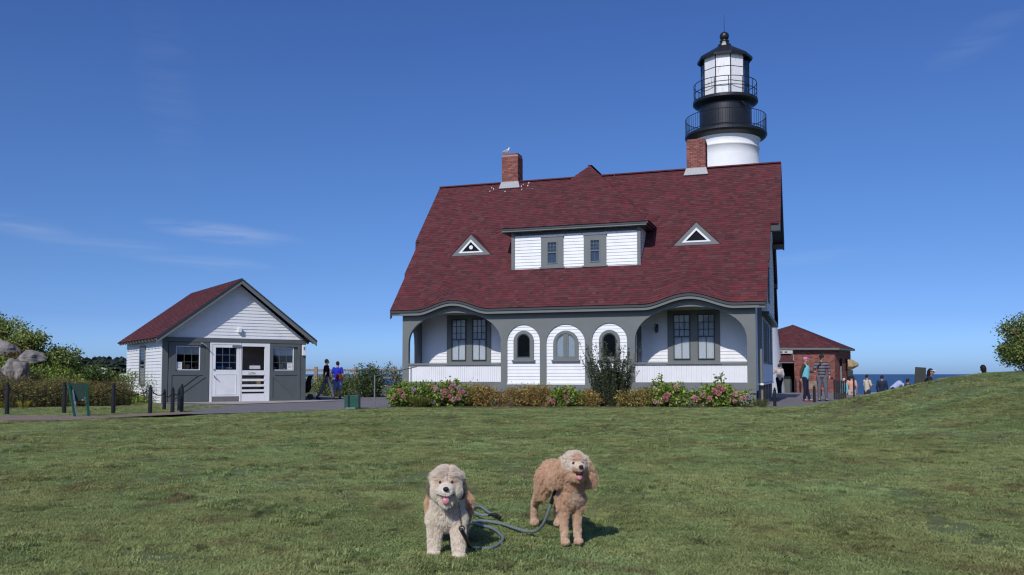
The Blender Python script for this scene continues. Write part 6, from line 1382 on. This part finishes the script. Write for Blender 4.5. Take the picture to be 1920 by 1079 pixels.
def c2(P, Nn):
    x, y, z = P.T; c = lerp((.72, .48, .32), (.80, .60, .45), np.clip((.22 - z) / .2, 0, 1)); hd = np.clip((z - .47) / .04, 0, 1) * (y < 0) * (np.abs(x) < .085); c = c * (1 - hd[:, None]) + np.array((.86, .72, .60)) * hd[:, None]
    sp = near(P, (.02, -.06, .30), (.05, .08, .05)); c[sp] = np.array((.74, .55, .42)); t = near(P, (0, -.20, .50), (.045, .05, .022)); c[t] = np.array((.68, .49, .34)); ft = z < .05; c[ft] = np.array((.74, .52, .38)); fr_ = near(P, (0, -.15, .56), (.03, .05, .035)); c[fr_] = np.array((.72, .52, .36)); lip = near(P, (0, -.2, .485), (.040, .04, .012)); c[lip] *= .3; return c
coat_skin(d2, c2)
m2 = lambda P, Nn: ~(near(P, E2[0], (.015, .03, .012)) | near(P, E2[1], (.015, .03, .012)) | near(P, N2_, (.022, .03, .02)) | near(P, (0, -.2, .476), (.028, .045, .016)) | near(P, (0, -.21, .452), (.022, .03, .024)))
def l2(P, Nn):
    x, y, z = P.T; L_ = np.full(len(x), .023); L_ = np.where(z < .22, .013, L_); L_ = np.where(z < .045, .009, L_); L_ = np.where((y < -.12) & (z > .45), .013, L_); L_ = np.where((y < -.18) & (z > .45), .008, L_); L_ = np.where((np.abs(x) > .085) & (z > .36) & (y < 0), .030, L_); L_ = np.where((z > .55) & (y < 0), .024, L_); return L_
def k2(P, Nn):
    x, y, z = P.T; g = np.stack([0 * x, .15 + 0 * x, -np.ones_like(x) * .5], 1); top = (z > .55) & (y < 0); g[top] = np.array([0, .3, .1]); return g
fur(d2, 64000, l2, c2, k2, m2, curl=.0055, seed=4, rad=.0009, npt=8, cf=9, lk_=.42, headlk=.6)
face_parts(d2, N2_, .0165, E2, .0100, (M2, (.026, .03, .017)), (T2_, (.0175, .010, .019)), -10)
cl2 = MB(); cl2.lathe([(.083, .405), (.087, .41), (.087, .426), (.083, .431)], 28, 0, -.035); cl2.build('collar', COLLAR, D2)
# leashes: braided grey green rope
ROPE = mat('braided_rope', (.24, .30, .30), .8, .3, 90, .8, 260)
def smooth_path(pts, n=10):
    pts = [Vector(p) for p in pts]; pts = [pts[0]] + pts + [pts[-1]]; out = []
    for i in range(1, len(pts) - 2):
        p0, p1, p2, p3 = pts[i - 1:i + 3]
        for k in range(n): t = k / n; out.append(.5 * ((2 * p1) + (p2 - p0) * t + (2 * p0 - 5 * p1 + 4 * p2 - p3) * t * t + (3 * p1 - p0 - 3 * p2 + p3) * t ** 3))
    return out + [pts[-2]]
def leash(pts, label, dark):
    o = empty('leash', (0, 0, 0), 0, label, 'leash'); path = smooth_path(pts); MB().tube(path, .0105, 8).build('rope', ROPE, o, smooth=True)
    for (a, c) in dark:
        i0, i1 = int(a * (len(path) - 1)), int(c * (len(path) - 1)); MB().tube(path[i0:i1 + 1], .0120, 8).build('grip_sleeve', BLACK, o, smooth=True)
    return o
leash([(-.300, 5.235, .190), (-.275, 5.28, .13), (-.25, 5.42, .05), (-.20, 5.54, .02), (-.13, 5.55, .02), (-.08, 5.69, .02), (-.06, 5.88, .02), (-.10, 6.12, .02), (-.16, 6.29, .02), (-.24, 6.40, .02), (-.32, 6.52, .03), (-.33, 6.85, .04), (-.31, 7.10, .03), (-.26, 7.20, .03), (-.20, 6.97, .03), (-.14, 6.76, .03), (-.09, 6.62, .035), (-.13, 6.66, .05), (-.22, 6.66, .045), (-.31, 6.85, .045)], 'grey green rope leash coiling on the grass from the cream dog\'s ring', [(0.0, .10), (.80, .93)])
leash([(-.33, 6.45, .02), (-.22, 6.56, .02), (-.14, 6.50, .02), (-.06, 6.41, .02), (0.0, 6.29, .02), (.05, 6.20, .02), (.10, 6.13, .02), (.16, 6.02, .04), (.205, 5.92, .10), (.235, 5.86, .18), (.262, 5.83, .27), (.29, 5.80, .36), (.32, 5.80, .41)], 'grey green rope leash rising from the grass to the curly dog\'s collar', [(.82, 1.0)])
